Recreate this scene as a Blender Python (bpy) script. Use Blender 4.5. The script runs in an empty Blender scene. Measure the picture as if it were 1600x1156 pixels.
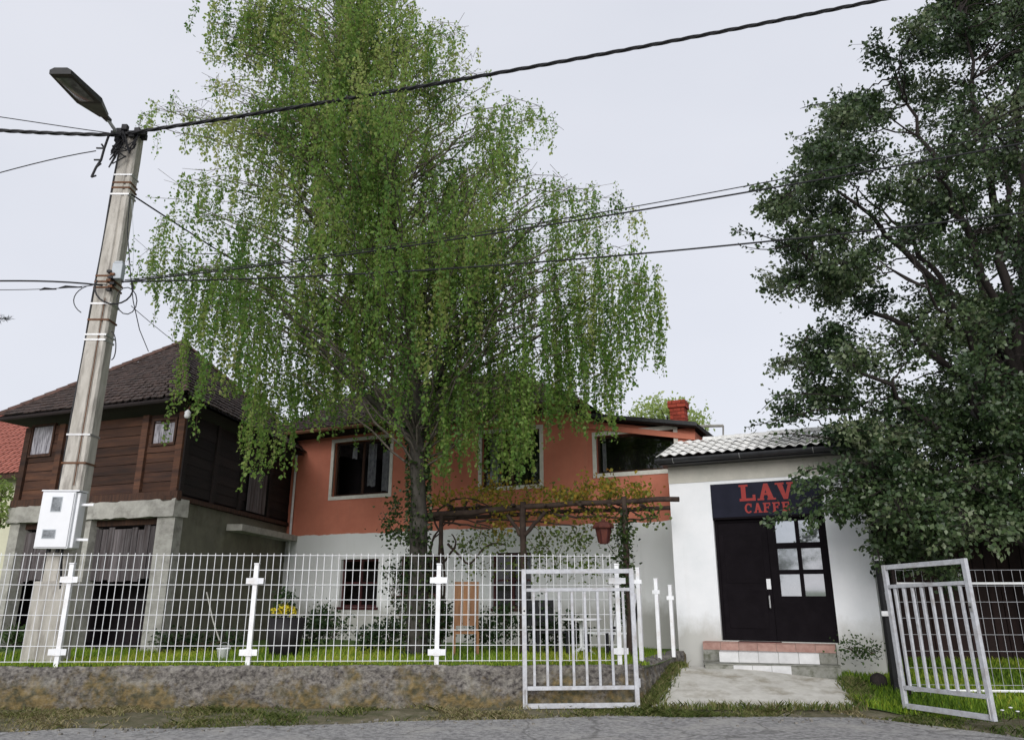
import bpy, math, random
import numpy as np
from mathutils import Vector, Matrix
random.seed(7); rng = np.random.default_rng(7)
R = math.radians
S = bpy.context.scene
COL = S.collection

# ------------------------------------------------------------------ camera
F = 1176.0; PITCH = R(16.7); EYE = Vector((0, 0, 1.45))
cam = bpy.data.cameras.new('camera'); cam.sensor_width = 36; cam.lens = 36 * F / 1600
cam.clip_end = 3000
co = bpy.data.objects.new('camera', cam); COL.objects.link(co)
co.location = EYE; co.rotation_euler = (math.pi / 2 + PITCH, 0, 0)
S.camera = co
# ------------------------------------------------------------------ sky, overcast
SUN_EL, SUN_AZ = 22, 189          # azimuth measured clockwise from +Y: behind the camera, low through the cloud
W = bpy.data.worlds.new('World'); S.world = W; W.use_nodes = True
nt = W.node_tree; nt.nodes.clear()
out = nt.nodes.new('ShaderNodeOutputWorld'); bg = nt.nodes.new('ShaderNodeBackground')
sky = nt.nodes.new('ShaderNodeTexSky'); sky.sky_type = 'NISHITA'; sky.sun_disc = False
sky.sun_elevation = R(SUN_EL); sky.sun_rotation = R(SUN_AZ)
mix = nt.nodes.new('ShaderNodeMix'); mix.data_type = 'RGBA'; mix.inputs[0].default_value = 0.93
tc = nt.nodes.new('ShaderNodeTexCoord'); mp = nt.nodes.new('ShaderNodeMapping'); mp.inputs['Scale'].default_value = (1, 1, 2.5)
nz = nt.nodes.new('ShaderNodeTexNoise'); nz.inputs['Scale'].default_value = 1.6; nz.inputs['Detail'].default_value = 4
rp = nt.nodes.new('ShaderNodeValToRGB')
rp.color_ramp.elements[0].position = .3; rp.color_ramp.elements[0].color = (4.95, 5.1, 5.6, 1)
rp.color_ramp.elements[1].position = .7; rp.color_ramp.elements[1].color = (5.45, 5.55, 6.0, 1)
L = nt.links.new
L(tc.outputs['Generated'], mp.inputs[0]); L(mp.outputs[0], nz.inputs['Vector']); L(nz.outputs[0], rp.inputs[0])
L(sky.outputs[0], mix.inputs[6]); L(rp.outputs[0], mix.inputs[7]); L(mix.outputs[2], bg.inputs[0])
bg.inputs[1].default_value = 0.1; L(bg.outputs[0], out.inputs[0])
sl = bpy.data.lights.new('sun', 'SUN'); sl.energy = 1.5; sl.angle = R(36); sl.color = (1, .98, .955)
so = bpy.data.objects.new('sun', sl); COL.objects.link(so)
sd = Vector((math.sin(R(SUN_AZ)) * math.cos(R(SUN_EL)), math.cos(R(SUN_AZ)) * math.cos(R(SUN_EL)), math.sin(R(SUN_EL))))
so.rotation_euler = sd.to_track_quat('Z', 'Y').to_euler(); so.location = sd * 60
S.view_settings.view_transform = 'Standard'; S.view_settings.look = 'None'
S.view_settings.exposure = 0.6; S.view_settings.gamma = 1.0
S.cycles.max_bounces = 5; S.cycles.diffuse_bounces = 3; S.cycles.glossy_bounces = 2; S.cycles.transparent_max_bounces = 8

# ------------------------------------------------------------------ helpers
def ray(x, y):
    dx = (x - 800) / F; dy = (578 - y) / F
    return Vector((dx, math.cos(PITCH) - dy * math.sin(PITCH), math.sin(PITCH) + dy * math.cos(PITCH)))
def at(x, y, Y):
    d = ray(x, y); return EYE + d * (Y / d.y)
def atz(x, y, z):
    d = ray(x, y); return EYE + d * ((z - EYE.z) / d.z)

class Frame:
    """a facade frame: x along the facade to the right, y back into the building, z up"""
    def __init__(s, o, deg):
        s.o = Vector((o[0], o[1], 0)); a = R(deg); s.a = -a
        s.u = Vector((math.cos(a), -math.sin(a), 0)); s.v = Vector((math.sin(a), math.cos(a), 0))
    def px(s, x, y, yl=0.0):
        d = ray(x, y); q = s.o + s.v * yl - EYE
        t = q.dot(s.v) / d.dot(s.v); p = EYE + d * t - s.o
        return p.dot(s.u), p.z
    def w(s, x, y, z): return s.o + s.u * x + s.v * y + Vector((0, 0, z))

MATS = {}
def mat(name, c1, c2=None, scale=6, detail=6, rough=.8, bump=0, bscale=40, rnd=0, metal=0, stretch=(1, 1, 1), spec=.3,
        c3=None, scale3=2, amt3=.5, edge=(.35, .65), coord='Object'):
    if name in MATS: return MATS[name]
    m = bpy.data.materials.new(name); m.use_nodes = True; MATS[name] = m
    n = m.node_tree.nodes; l = m.node_tree.links.new; b = n['Principled BSDF']
    b.inputs['Roughness'].default_value = rough; b.inputs['Metallic'].default_value = metal
    b.inputs['Specular IOR Level'].default_value = spec
    if c2 is None: c2 = tuple(v * .8 for v in c1)
    t = n.new('ShaderNodeTexCoord'); mpp = n.new('ShaderNodeMapping'); mpp.inputs['Scale'].default_value = stretch
    l(t.outputs[coord], mpp.inputs[0])
    oi = n.new('ShaderNodeObjectInfo')
    vm = n.new('ShaderNodeVectorMath'); vm.operation = 'ADD'
    cs = n.new('ShaderNodeCombineXYZ'); ml = n.new('ShaderNodeMath'); ml.operation = 'MULTIPLY'; ml.inputs[1].default_value = 37
    l(oi.outputs['Random'], ml.inputs[0]); l(ml.outputs[0], cs.inputs[0]); l(ml.outputs[0], cs.inputs[2])
    l(mpp.outputs[0], vm.inputs[0]); l(cs.outputs[0], vm.inputs[1]); vec = vm.outputs[0]
    def noise(sc, de):
        q = n.new('ShaderNodeTexNoise'); q.inputs['Scale'].default_value = sc; q.inputs['Detail'].default_value = de
        q.inputs['Roughness'].default_value = .65; l(vec, q.inputs['Vector']); return q.outputs[0]
    def mr(sock, a, bb):
        q = n.new('ShaderNodeMapRange'); q.inputs[1].default_value = a; q.inputs[2].default_value = bb; l(sock, q.inputs[0]); return q.outputs[0]
    mx = n.new('ShaderNodeMix'); mx.data_type = 'RGBA'
    mx.inputs[6].default_value = (*c1, 1); mx.inputs[7].default_value = (*c2, 1)
    l(mr(noise(scale, detail), *edge), mx.inputs[0]); col = mx.outputs[2]
    if c3:
        m3 = n.new('ShaderNodeMix'); m3.data_type = 'RGBA'; m3.inputs[7].default_value = (*c3, 1)
        l(col, m3.inputs[6]); f = mr(noise(scale3, 7), .5, .68)
        mm = n.new('ShaderNodeMath'); mm.operation = 'MULTIPLY'; mm.inputs[1].default_value = amt3
        l(f, mm.inputs[0]); l(mm.outputs[0], m3.inputs[0]); col = m3.outputs[2]
    if rnd:
        hs = n.new('ShaderNodeHueSaturation'); l(col, hs.inputs['Color'])
        q = n.new('ShaderNodeMapRange'); q.inputs[3].default_value = 1 - rnd; q.inputs[4].default_value = 1 + rnd
        l(oi.outputs['Random'], q.inputs[0]); l(q.outputs[0], hs.inputs['Value']); col = hs.outputs[0]
    l(col, b.inputs['Base Color'])
    if bump:
        bp = n.new('ShaderNodeBump'); bp.inputs['Strength'].default_value = bump; bp.inputs['Distance'].default_value = .02
        l(noise(bscale, 8), bp.inputs['Height']); l(bp.outputs[0], b.inputs['Normal'])
    m['b'] = 1
    return m

def weather(m, z0, zr, col, amt=.7, streak=.25):
    n = m.node_tree.nodes; l = m.node_tree.links.new; b = n['Principled BSDF']; old = b.inputs['Base Color'].links[0].from_socket
    t = n.new('ShaderNodeTexCoord'); sp_ = n.new('ShaderNodeSeparateXYZ'); l(t.outputs['Object'], sp_.inputs[0])
    def nz(sc, st):
        mp_ = n.new('ShaderNodeMapping'); mp_.inputs['Scale'].default_value = st; l(t.outputs['Object'], mp_.inputs[0])
        q = n.new('ShaderNodeTexNoise'); q.inputs['Scale'].default_value = sc; q.inputs['Detail'].default_value = 9; q.inputs['Roughness'].default_value = .7; l(mp_.outputs[0], q.inputs['Vector']); return q.outputs[0]
    ma = n.new('ShaderNodeMath'); ma.operation = 'MULTIPLY_ADD'; ma.inputs[1].default_value = -1.6 * zr; l(nz(3, (1, 1, .6)), ma.inputs[0]); l(sp_.outputs[2], ma.inputs[2])
    mr = n.new('ShaderNodeMapRange'); mr.inputs[1].default_value = z0 + zr * .1; mr.inputs[2].default_value = z0 - zr * .7; mr.inputs[4].default_value = amt; l(ma.outputs[0], mr.inputs[0])
    m2 = n.new('ShaderNodeMapRange'); m2.inputs[1].default_value = .55; m2.inputs[2].default_value = .75; m2.inputs[4].default_value = streak; l(nz(5, (1, 1, .08)), m2.inputs[0])
    mxx = n.new('ShaderNodeMath'); mxx.operation = 'MAXIMUM'; l(mr.outputs[0], mxx.inputs[0]); l(m2.outputs[0], mxx.inputs[1])
    mx = n.new('ShaderNodeMix'); mx.data_type = 'RGBA'; mx.inputs[7].default_value = (*col, 1); l(mxx.outputs[0], mx.inputs[0]); l(old, mx.inputs[6]); l(mx.outputs[2], b.inputs['Base Color']); return m
def leafmat(name, cols, gloss=.5, trans=.35, spec=.3):
    m = bpy.data.materials.new(name); m.use_nodes = True; n = m.node_tree.nodes; l = m.node_tree.links.new
    b = n['Principled BSDF']; b.inputs['Roughness'].default_value = gloss; b.inputs['Specular IOR Level'].default_value = spec
    a = n.new('ShaderNodeAttribute'); a.attribute_name = 'tint'
    r = n.new('ShaderNodeValToRGB'); e = r.color_ramp.elements
    while len(e) < len(cols): e.new(.5)
    for i, c in enumerate(cols):
        e[i].position = i / (len(cols) - 1); e[i].color = (*c, 1)
    l(a.outputs['Fac'], r.inputs[0]); l(r.outputs[0], b.inputs['Base Color'])
    tr = n.new('ShaderNodeBsdfTranslucent'); hs = n.new('ShaderNodeHueSaturation'); hs.inputs['Value'].default_value = 1.75
    hs.inputs['Hue'].default_value = .49
    l(r.outputs[0], hs.inputs['Color']); l(hs.outputs[0], tr.inputs[0])
    ms = n.new('ShaderNodeMixShader'); ms.inputs[0].default_value = trans
    l(b.outputs[0], ms.inputs[1]); l(tr.outputs[0], ms.inputs[2]); l(ms.outputs[0], n['Material Output'].inputs[0])
    return m

class MB:
    def __init__(s): s.v = []; s.f = []
    def quad(s, *p):
        i = len(s.v); s.v += [tuple(q) for q in p]; s.f.append(tuple(range(i, i + len(p)))); return s
    def box(s, a, b):
        (x0, y0, z0), (x1, y1, z1) = a, b; i = len(s.v)
        s.v += [(x0, y0, z0), (x1, y0, z0), (x1, y1, z0), (x0, y1, z0), (x0, y0, z1), (x1, y0, z1), (x1, y1, z1), (x0, y1, z1)]
        s.f += [tuple(i + k for k in q) for q in ((0, 3, 2, 1), (4, 5, 6, 7), (0, 1, 5, 4), (1, 2, 6, 5), (2, 3, 7, 6), (3, 0, 4, 7))]; return s
    def hexa(s, p):      # 8 points in box order
        i = len(s.v); s.v += [tuple(q) for q in p]
        s.f += [tuple(i + k for k in q) for q in ((0, 3, 2, 1), (4, 5, 6, 7), (0, 1, 5, 4), (1, 2, 6, 5), (2, 3, 7, 6), (3, 0, 4, 7))]; return s
    def tube(s, pts, rad, n=6, cap=True):
        pts = [Vector(p) for p in pts]
        if not isinstance(rad, (list, tuple)): rad = [rad] * len(pts)
        base = len(s.v); ref = None
        for k, p in enumerate(pts):
            d = (pts[min(k + 1, len(pts) - 1)] - pts[max(k - 1, 0)])
            d = d.normalized() if d.length > 1e-9 else Vector((0, 0, 1))
            if ref is None: ref = Vector((1, 0, 0)) if abs(d.x) < .8 else Vector((0, 1, 0))
            a = (ref - d * ref.dot(d)).normalized(); c = d.cross(a); ref = a
            for j in range(n):
                t = 2 * math.pi * j / n; s.v.append(tuple(p + (a * math.cos(t) + c * math.sin(t)) * rad[k]))
        for k in range(len(pts) - 1):
            for j in range(n):
                q = base + k * n; s.f.append((q + j, q + (j + 1) % n, q + n + (j + 1) % n, q + n + j))
        if cap:
            s.f.append(tuple(base + j for j in reversed(range(n)))); s.f.append(tuple(base + (len(pts) - 1) * n + j for j in range(n)))
        return s
    def lathe(s, prof, c=(0, 0, 0), n=16):
        base = len(s.v)
        for r, z in prof:
            for j in range(n):
                t = 2 * math.pi * j / n; s.v.append((c[0] + r * math.cos(t), c[1] + r * math.sin(t), c[2] + z))
        for k in range(len(prof) - 1):
            for j in range(n):
                q = base + k * n; s.f.append((q + j, q + (j + 1) % n, q + n + (j + 1) % n, q + n + j))
        s.f.append(tuple(base + j for j in reversed(range(n)))); s.f.append(tuple(base + (len(prof) - 1) * n + j for j in range(n)))
        return s
    def mesh(s, name, m, smooth=False):
        me = bpy.data.meshes.new(name); me.from_pydata(s.v, [], s.f); me.update()
        if m: me.materials.append(m)
        if smooth: me.polygons.foreach_set('use_smooth', [True] * len(me.polygons))
        return me
    def build(s, name, m, parent=None, smooth=False, bevel=0):
        return obj(name, s.mesh(name, m, smooth), parent, bevel)
def obj(name, me, parent=None, bevel=0, loc=None, rot=None):
    o = bpy.data.objects.new(name, me); COL.objects.link(o)
    if parent is not None: o.parent = parent
    if loc is not None: o.location = loc
    if rot is not None: o.rotation_euler = rot
    if bevel:
        q = o.modifiers.new('bevel', 'BEVEL'); q.width = bevel; q.segments = 2; q.limit_method = 'ANGLE'
    return o
def tag(o, label, cat, group=None):
    o['label'] = label; o['category'] = cat
    if group: o['group'] = group
    return o
def thing(name, label, cat, loc=(0, 0, 0), rz=0, group=None):
    o = bpy.data.objects.new(name, None); COL.objects.link(o); o.location = loc; o.rotation_euler = (0, 0, rz)
    o.empty_display_size = .2
    return tag(o, label, cat, group)
def structure(o): o['kind'] = 'structure'; return o
def stuff(o): o['kind'] = 'stuff'; return o
def lerp(a, b, t): return a + (b - a) * t
def interp(x, xs, ys): return float(np.interp(x, xs, ys))

def wall_holes(x0, x1, z0, z1, holes, depth, top=None, y=0.0):
    """front face at y with rectangular openings and reveals going back by depth; top(x) optionally gives the upper edge"""
    m = MB()
    xs = sorted(set([x0, x1] + [h[0] for h in holes] + [h[1] for h in holes]))
    zs = sorted(set([z0, z1] + [h[2] for h in holes] + [h[3] for h in holes]))
    for i in range(len(xs) - 1):
        for j in range(len(zs) - 1):
            cx, cz = (xs[i] + xs[i + 1]) / 2, (zs[j] + zs[j + 1]) / 2
            if any(h[0] < cx < h[1] and h[2] < cz < h[3] for h in holes): continue
            za, zb = zs[j + 1], zs[j + 1]
            if top and j == len(zs) - 2: za, zb = top(xs[i]), top(xs[i + 1])
            m.quad((xs[i], y, zs[j]), (xs[i + 1], y, zs[j]), (xs[i + 1], y, zb), (xs[i], y, za))
    for a, b, c, d in holes:
        e = y + depth
        m.quad((a, y, c), (a, y, d), (a, e, d), (a, e, c)); m.quad((b, y, c), (b, e, c), (b, e, d), (b, y, d))
        m.quad((a, y, d), (b, y, d), (b, e, d), (a, e, d)); m.quad((a, y, c), (a, e, c), (b, e, c), (b, y, c))
    return m

def leaf_mesh(name, m, pos, dirs, size, tint, aspect=.7, fold=.25):
    n = len(pos); d = dirs / np.maximum(np.linalg.norm(dirs, axis=1, keepdims=True), 1e-6)
    r = rng.normal(size=(n, 3)); a = np.cross(d, r); a /= np.maximum(np.linalg.norm(a, axis=1, keepdims=True), 1e-6)
    c = np.cross(d, a); s = size[:, None]
    v = np.empty((n, 4, 3)); mid = pos + d * s * .45 + c * s * fold * .5
    v[:, 0] = pos; v[:, 1] = mid + a * s * aspect * .5; v[:, 2] = pos + d * s; v[:, 3] = mid - a * s * aspect * .5
    me = bpy.data.meshes.new(name)
    me.vertices.add(n * 4); me.loops.add(n * 4); me.polygons.add(n)
    me.vertices.foreach_set('co', v.reshape(-1).astype(np.float32))
    me.loops.foreach_set('vertex_index', np.arange(n * 4, dtype=np.int32))
    me.polygons.foreach_set('loop_start', np.arange(0, n * 4, 4, dtype=np.int32))
    me.polygons.foreach_set('loop_total', np.full(n, 4, dtype=np.int32))
    at_ = me.attributes.new('tint', 'FLOAT', 'FACE'); at_.data.foreach_set('value', np.clip(tint, 0, 1).astype(np.float32))
    me.materials.append(m); me.update(calc_edges=True); me.validate()
    return me
def blades(name, m, pos, h, tint, width=.012, lean=.35):
    n = len(pos); a = rng.uniform(0, 2 * np.pi, n); w = np.stack([np.cos(a), np.sin(a), np.zeros(n)], 1) * width
    b = rng.uniform(0, 2 * np.pi, n); ln = np.stack([np.cos(b), np.sin(b), np.zeros(n)], 1) * (h * lean * rng.uniform(.2, 1.4, n))[:, None]
    v = np.empty((n, 5, 3)); up = np.array([0, 0, 1.])
    v[:, 0] = pos - w; v[:, 1] = pos + w; mid = pos + ln * .35 + up * (h * .6)[:, None]
    v[:, 2] = mid + w * .7; v[:, 4] = mid - w * .7; v[:, 3] = pos + ln + up * h[:, None] * .95
    me = bpy.data.meshes.new(name); me.vertices.add(n * 5); me.loops.add(n * 5); me.polygons.add(n)
    me.vertices.foreach_set('co', v.reshape(-1).astype(np.float32)); me.loops.foreach_set('vertex_index', np.arange(n * 5, dtype=np.int32))
    me.polygons.foreach_set('loop_start', np.arange(0, n * 5, 5, dtype=np.int32)); me.polygons.foreach_set('loop_total', np.full(n, 5, dtype=np.int32))
    at_ = me.attributes.new('tint', 'FLOAT', 'FACE'); at_.data.foreach_set('value', np.clip(tint, 0, 1).astype(np.float32))
    me.materials.append(m); me.update(calc_edges=True); me.validate(); return me

# ------------------------------------------------------------------ materials
m_asphalt = mat('asphalt', (.44, .43, .42), (.17, .165, .165), 17, 14, .9, 1.0, 45, c3=(.46, .44, .41), scale3=1.3, amt3=.7)
def cracks(m):
    n = m.node_tree.nodes; l = m.node_tree.links.new; b = n['Principled BSDF']; old = b.inputs['Base Color'].links[0].from_socket
    t = n.new('ShaderNodeTexCoord'); q = n.new('ShaderNodeTexNoise'); q.inputs['Scale'].default_value = 1.5; q.inputs['Detail'].default_value = 6; l(t.outputs['Object'], q.inputs['Vector'])
    ad = n.new('ShaderNodeVectorMath'); ad.operation = 'MULTIPLY_ADD'; ad.inputs[1].default_value = (.7, .7, 0); l(q.outputs['Color'], ad.inputs[0]); l(t.outputs['Object'], ad.inputs[2])
    v = n.new('ShaderNodeTexVoronoi'); v.feature = 'DISTANCE_TO_EDGE'; v.inputs['Scale'].default_value = .75; l(ad.outputs[0], v.inputs['Vector'])
    mr = n.new('ShaderNodeMapRange'); mr.inputs[1].default_value = .006; mr.inputs[2].default_value = .02; mr.inputs[3].default_value = .4; mr.inputs[4].default_value = 0; l(v.outputs['Distance'], mr.inputs[0])
    mx = n.new('ShaderNodeMix'); mx.data_type = 'RGBA'; mx.inputs[7].default_value = (.06, .057, .05, 1); l(mr.outputs[0], mx.inputs[0]); l(old, mx.inputs[6]); l(mx.outputs[2], b.inputs['Base Color'])
cracks(m_asphalt)
m_soil = mat('soil', (.17, .145, .095), (.08, .085, .04), 7, 10, .95, .9, 50, c3=(.27, .235, .17), scale3=3, amt3=.8)
m_ground = mat('meadow', (.07, .11, .03), (.10, .12, .04), .5, 8, .95, .5, 20)
m_lawn = mat('lawn', (.10, .17, .03), (.06, .11, .02), 3, 8, .95, .6, 60)
m_path = mat('path_concrete', (.64, .62, .57), (.52, .50, .45), 5, 8, .85, .3, 60, c3=(.27, .235, .17), scale3=2.6, amt3=.75)
m_wallc = mat('old_concrete', (.042, .036, .036), (.26, .24, .215), 18, 15, .92, 1.0, 34, c3=(.40, .38, .33), scale3=3.1, amt3=.5, stretch=(.9, 1, 1.2))
def moss(m):
    n = m.node_tree.nodes; l = m.node_tree.links.new; b = n['Principled BSDF']; old = b.inputs['Base Color'].links[0].from_socket
    t = n.new('ShaderNodeTexCoord'); sp_ = n.new('ShaderNodeSeparateXYZ'); l(t.outputs['Object'], sp_.inputs[0])
    q = n.new('ShaderNodeTexNoise'); q.inputs['Scale'].default_value = 1.7; q.inputs['Detail'].default_value = 9; q.inputs['Roughness'].default_value = .7; l(t.outputs['Object'], q.inputs['Vector'])
    ma = n.new('ShaderNodeMath'); ma.operation = 'MULTIPLY_ADD'; ma.inputs[1].default_value = -.42; l(sp_.outputs[2], ma.inputs[0]); l(q.outputs[0], ma.inputs[2])
    mr = n.new('ShaderNodeMapRange'); mr.inputs[1].default_value = .33; mr.inputs[2].default_value = .47; mr.inputs[4].default_value = .8; l(ma.outputs[0], mr.inputs[0])
    cr = n.new('ShaderNodeTexNoise'); cr.inputs['Scale'].default_value = 13; cr.inputs['Detail'].default_value = 12; l(t.outputs['Object'], cr.inputs['Vector'])
    rp = n.new('ShaderNodeValToRGB'); e = rp.color_ramp.elements; e[0].position = .38; e[0].color = (.06, .055, .022, 1); e[1].position = .62; e[1].color = (.215, .15, .05, 1)
    l(cr.outputs[0], rp.inputs[0])
    mx = n.new('ShaderNodeMix'); mx.data_type = 'RGBA'; l(mr.outputs[0], mx.inputs[0]); l(old, mx.inputs[6]); l(rp.outputs[0], mx.inputs[7]); l(mx.outputs[2], b.inputs['Base Color'])
moss(m_wallc)
m_white = mat('white_powder_coat', (.86, .87, .89), (.78, .79, .81), 8, 5, .45, .05, 60, rnd=.06, c3=(.52, .44, .36), scale3=7, amt3=.35)
m_galv = mat('galvanised_steel', (.42, .43, .46), (.54, .55, .58), 18, 6, .5, .08, 80, metal=.1, rnd=.05, c3=(.30, .27, .25), scale3=6, amt3=.6)
m_cafe = mat('white_render', (.84, .85, .87), (.76, .78, .80), 1.5, 8, .9, .25, 90)
weather(m_cafe, .75, .45, (.38, .37, .32), .7, .10)
m_beige = mat('lintel_shaded_render', (.55, .53, .47), (.46, .45, .40), 3, 8, .9, .3, 60)
m_frame = mat('cream_frame', (.78, .76, .70), (.66, .64, .58), 8, 6, .7, .2, 60)
m_maroon = mat('maroon_frame', (.075, .02, .02), (.04, .012, .014), 8, 6, .6, .2, 60)
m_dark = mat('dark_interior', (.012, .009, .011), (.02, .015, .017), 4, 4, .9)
m_door = mat('black_door', (.006, .0045, .006), (.009, .007, .009), 6, 6, .7, .1, 60, spec=.06)
m_sign = mat('navy_sign', (.013, .014, .024), (.018, .019, .032), 3, 5, .7, spec=.1)
m_red = mat('sign_red', (.31, .026, .020), (.25, .02, .017), 9, 4, .5)
m_brick = mat('chimney_brick', (.42, .075, .045), (.33, .06, .04), 14, 6, .85, .5, 70, rnd=.2)
m_mortar = mat('mortar', (.33, .12, .09), (.25, .10, .08), 20, 6, .95)
m_gutter = mat('gutter_metal', (.035, .036, .04), (.055, .056, .06), 5, 6, .4, .05, 40, metal=.3)
m_rooft = mat('pale_tile', (.84, .83, .82), (.70, .70, .68), 14, 8, .85, .4, 60, rnd=.1, c3=(.25, .25, .22), scale3=9, amt3=.5)
m_oldtile = mat('old_clay_tile', (.085, .056, .048), (.042, .035, .034), 5, 8, .9, .4, 60, c3=(.16, .125, .11), scale3=9, amt3=.55)
m_hiptile = mat('hip_tile', (.15, .085, .07), (.08, .055, .048), 9, 6, .9, .4, 60, rnd=.2)
m_redtile = mat('red_clay_tile', (.38, .13, .095), (.29, .10, .075), 7, 8, .85, .3, 60, rnd=.15)
m_plank = mat('brown_plank', (.105, .047, .026), (.042, .021, .015), 3, 9, .75, .5, 30, rnd=.45, stretch=(.35, 3, 4), c3=(.020, .012, .011), scale3=.9, amt3=.9)
m_plankv = mat('weathered_board', (.155, .14, .145), (.055, .045, .045), 5, 9, .85, .6, 30, rnd=.35, stretch=(6, 3, .3), c3=(.03, .018, .016), scale3=1.6, amt3=.8)
m_timber = mat('dark_timber', (.075, .036, .022), (.032, .018, .014), 5, 9, .8, .5, 30, rnd=.2, stretch=(4, 4, .5))
m_blackwood = mat('shade_black_wood', (.013, .010, .010), (.022, .015, .014), 4, 9, .85, .5, 30, rnd=.3, stretch=(.4, .4, 4))  # near-black wood; on the wooden house side its tone carries the shade
m_plaster = mat('grey_plaster', (.20, .195, .145), (.145, .14, .11), 2.5, 9, .92, .5, 50, c3=(.09, .085, .06), scale3=1.6, amt3=.7)
m_beam = mat('grey_beam', (.44, .43, .39), (.31, .30, .27), 6, 9, .9, .4, 40, c3=(.12, .11, .10), scale3=4, amt3=.55, stretch=(.7, 1, 1))
m_pole = mat('pole_concrete', (.55, .52, .47), (.40, .375, .33), 7, 10, .9, .6, 50, c3=(.20, .18, .16), scale3=5, amt3=.7, stretch=(1.6, 1.6, .35))
m_black = mat('black_rubber', (.012, .012, .014), (.02, .02, .022), 10, 4, .55)
m_metal = mat('steel_band', (.52, .52, .53), (.42, .42, .42), 12, 4, .35, metal=.6)
m_rust = mat('rusty_band', (.17, .08, .04), (.10, .05, .03), 14, 6, .85)
m_plastic = mat('white_plastic', (.80, .81, .83), (.76, .77, .79), 4, 4, .4)
m_greyplastic = mat('grey_plastic', (.46, .50, .53), (.42, .45, .48), 6, 4, .45)
m_lamp = mat('lamp_housing', (.10, .10, .085), (.075, .075, .065), 8, 5, .55)
m_lampd = mat('lamp_black', (.02, .02, .022), (.03, .03, .03), 8, 5, .5)
m_lens = mat('lamp_lens', (.17, .175, .17), (.07, .07, .07), 6, 3, .25, spec=.6)
m_glassd = mat('dark_glass', (.010, .009, .012), (.018, .016, .02), 3, 3, .06, spec=.6)
def clear_glass():
    m = bpy.data.materials.new('window_glass'); m.use_nodes = True; n = m.node_tree.nodes; l = m.node_tree.links.new; n.remove(n['Principled BSDF'])
    tr = n.new('ShaderNodeBsdfTransparent'); tr.inputs[0].default_value = (.75, .77, .78, 1); g = n.new('ShaderNodeBsdfGlossy'); g.inputs['Roughness'].default_value = .03; g.inputs[0].default_value = (.9, .9, .9, 1)
    f = n.new('ShaderNodeFresnel'); f.inputs[0].default_value = 1.7; ms = n.new('ShaderNodeMixShader'); l(f.outputs[0], ms.inputs[0]); l(tr.outputs[0], ms.inputs[1]); l(g.outputs[0], ms.inputs[2]); l(ms.outputs[0], n['Material Output'].inputs[0]); return m
m_glassw = clear_glass()
m_mirror = mat('sky_glass', (.55, .58, .62), (.5, .53, .57), 3, 3, .04, metal=.85)
m_terracotta = mat('terracotta', (.11, .032, .022), (.07, .022, .017), 8, 6, .8, .3, 50)
m_tan = mat('tan_wood', (.26, .13, .06), (.17, .085, .04), 6, 8, .7, .3, 30, rnd=.15, stretch=(3, 3, .5))
m_stepred = mat('pink_tile', (.40, .25, .21), (.30, .17, .14), 9, 6, .7, .2, 50, rnd=.12)
m_steptile = mat('white_step_tile', (.66, .66, .66), (.56, .56, .56), 7, 6, .5, .1, 50, rnd=.08)
m_slab = mat('step_concrete', (.30, .30, .27), (.20, .20, .17), 8, 8, .9, .4, 50, c3=(.07, .08, .04), scale3=4, amt3=.8)
m_bark = mat('birch_bark', (.026, .022, .018), (.070, .064, .055), 7, 9, .9, 1.0, 18, stretch=(1.5, 1.5, .5), c3=(.03, .035, .018), scale3=4, amt3=.8)
m_barkp = mat('pale_birch_bark', (.16, .14, .115), (.06, .05, .04), 9, 9, .85, .5, 30, stretch=(1, 1, 1.6))
m_twig = mat('twig', (.10, .07, .04), (.06, .042, .028), 8, 4, .9)
m_darkbark = mat('dark_bark', (.020, .016, .015), (.036, .029, .026), 8, 8, .9, .9, 25, stretch=(2, 2, .4))
m_vinewood = mat('vine_wood', (.030, .019, .016), (.060, .042, .032), 10, 8, .9, .8, 30)
m_cream = mat('cream_wall', (.62, .60, .46), (.54, .52, .40), 2, 6, .9, .2, 60)
m_shed = mat('shed_board', (.042, .024, .022), (.026, .016, .016), 3, 8, .85, .4, 30, rnd=.3, stretch=(4, 4, .4))
m_pot = mat('black_pot', (.014, .012, .014), (.02, .018, .02), 6, 4, .6)

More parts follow.
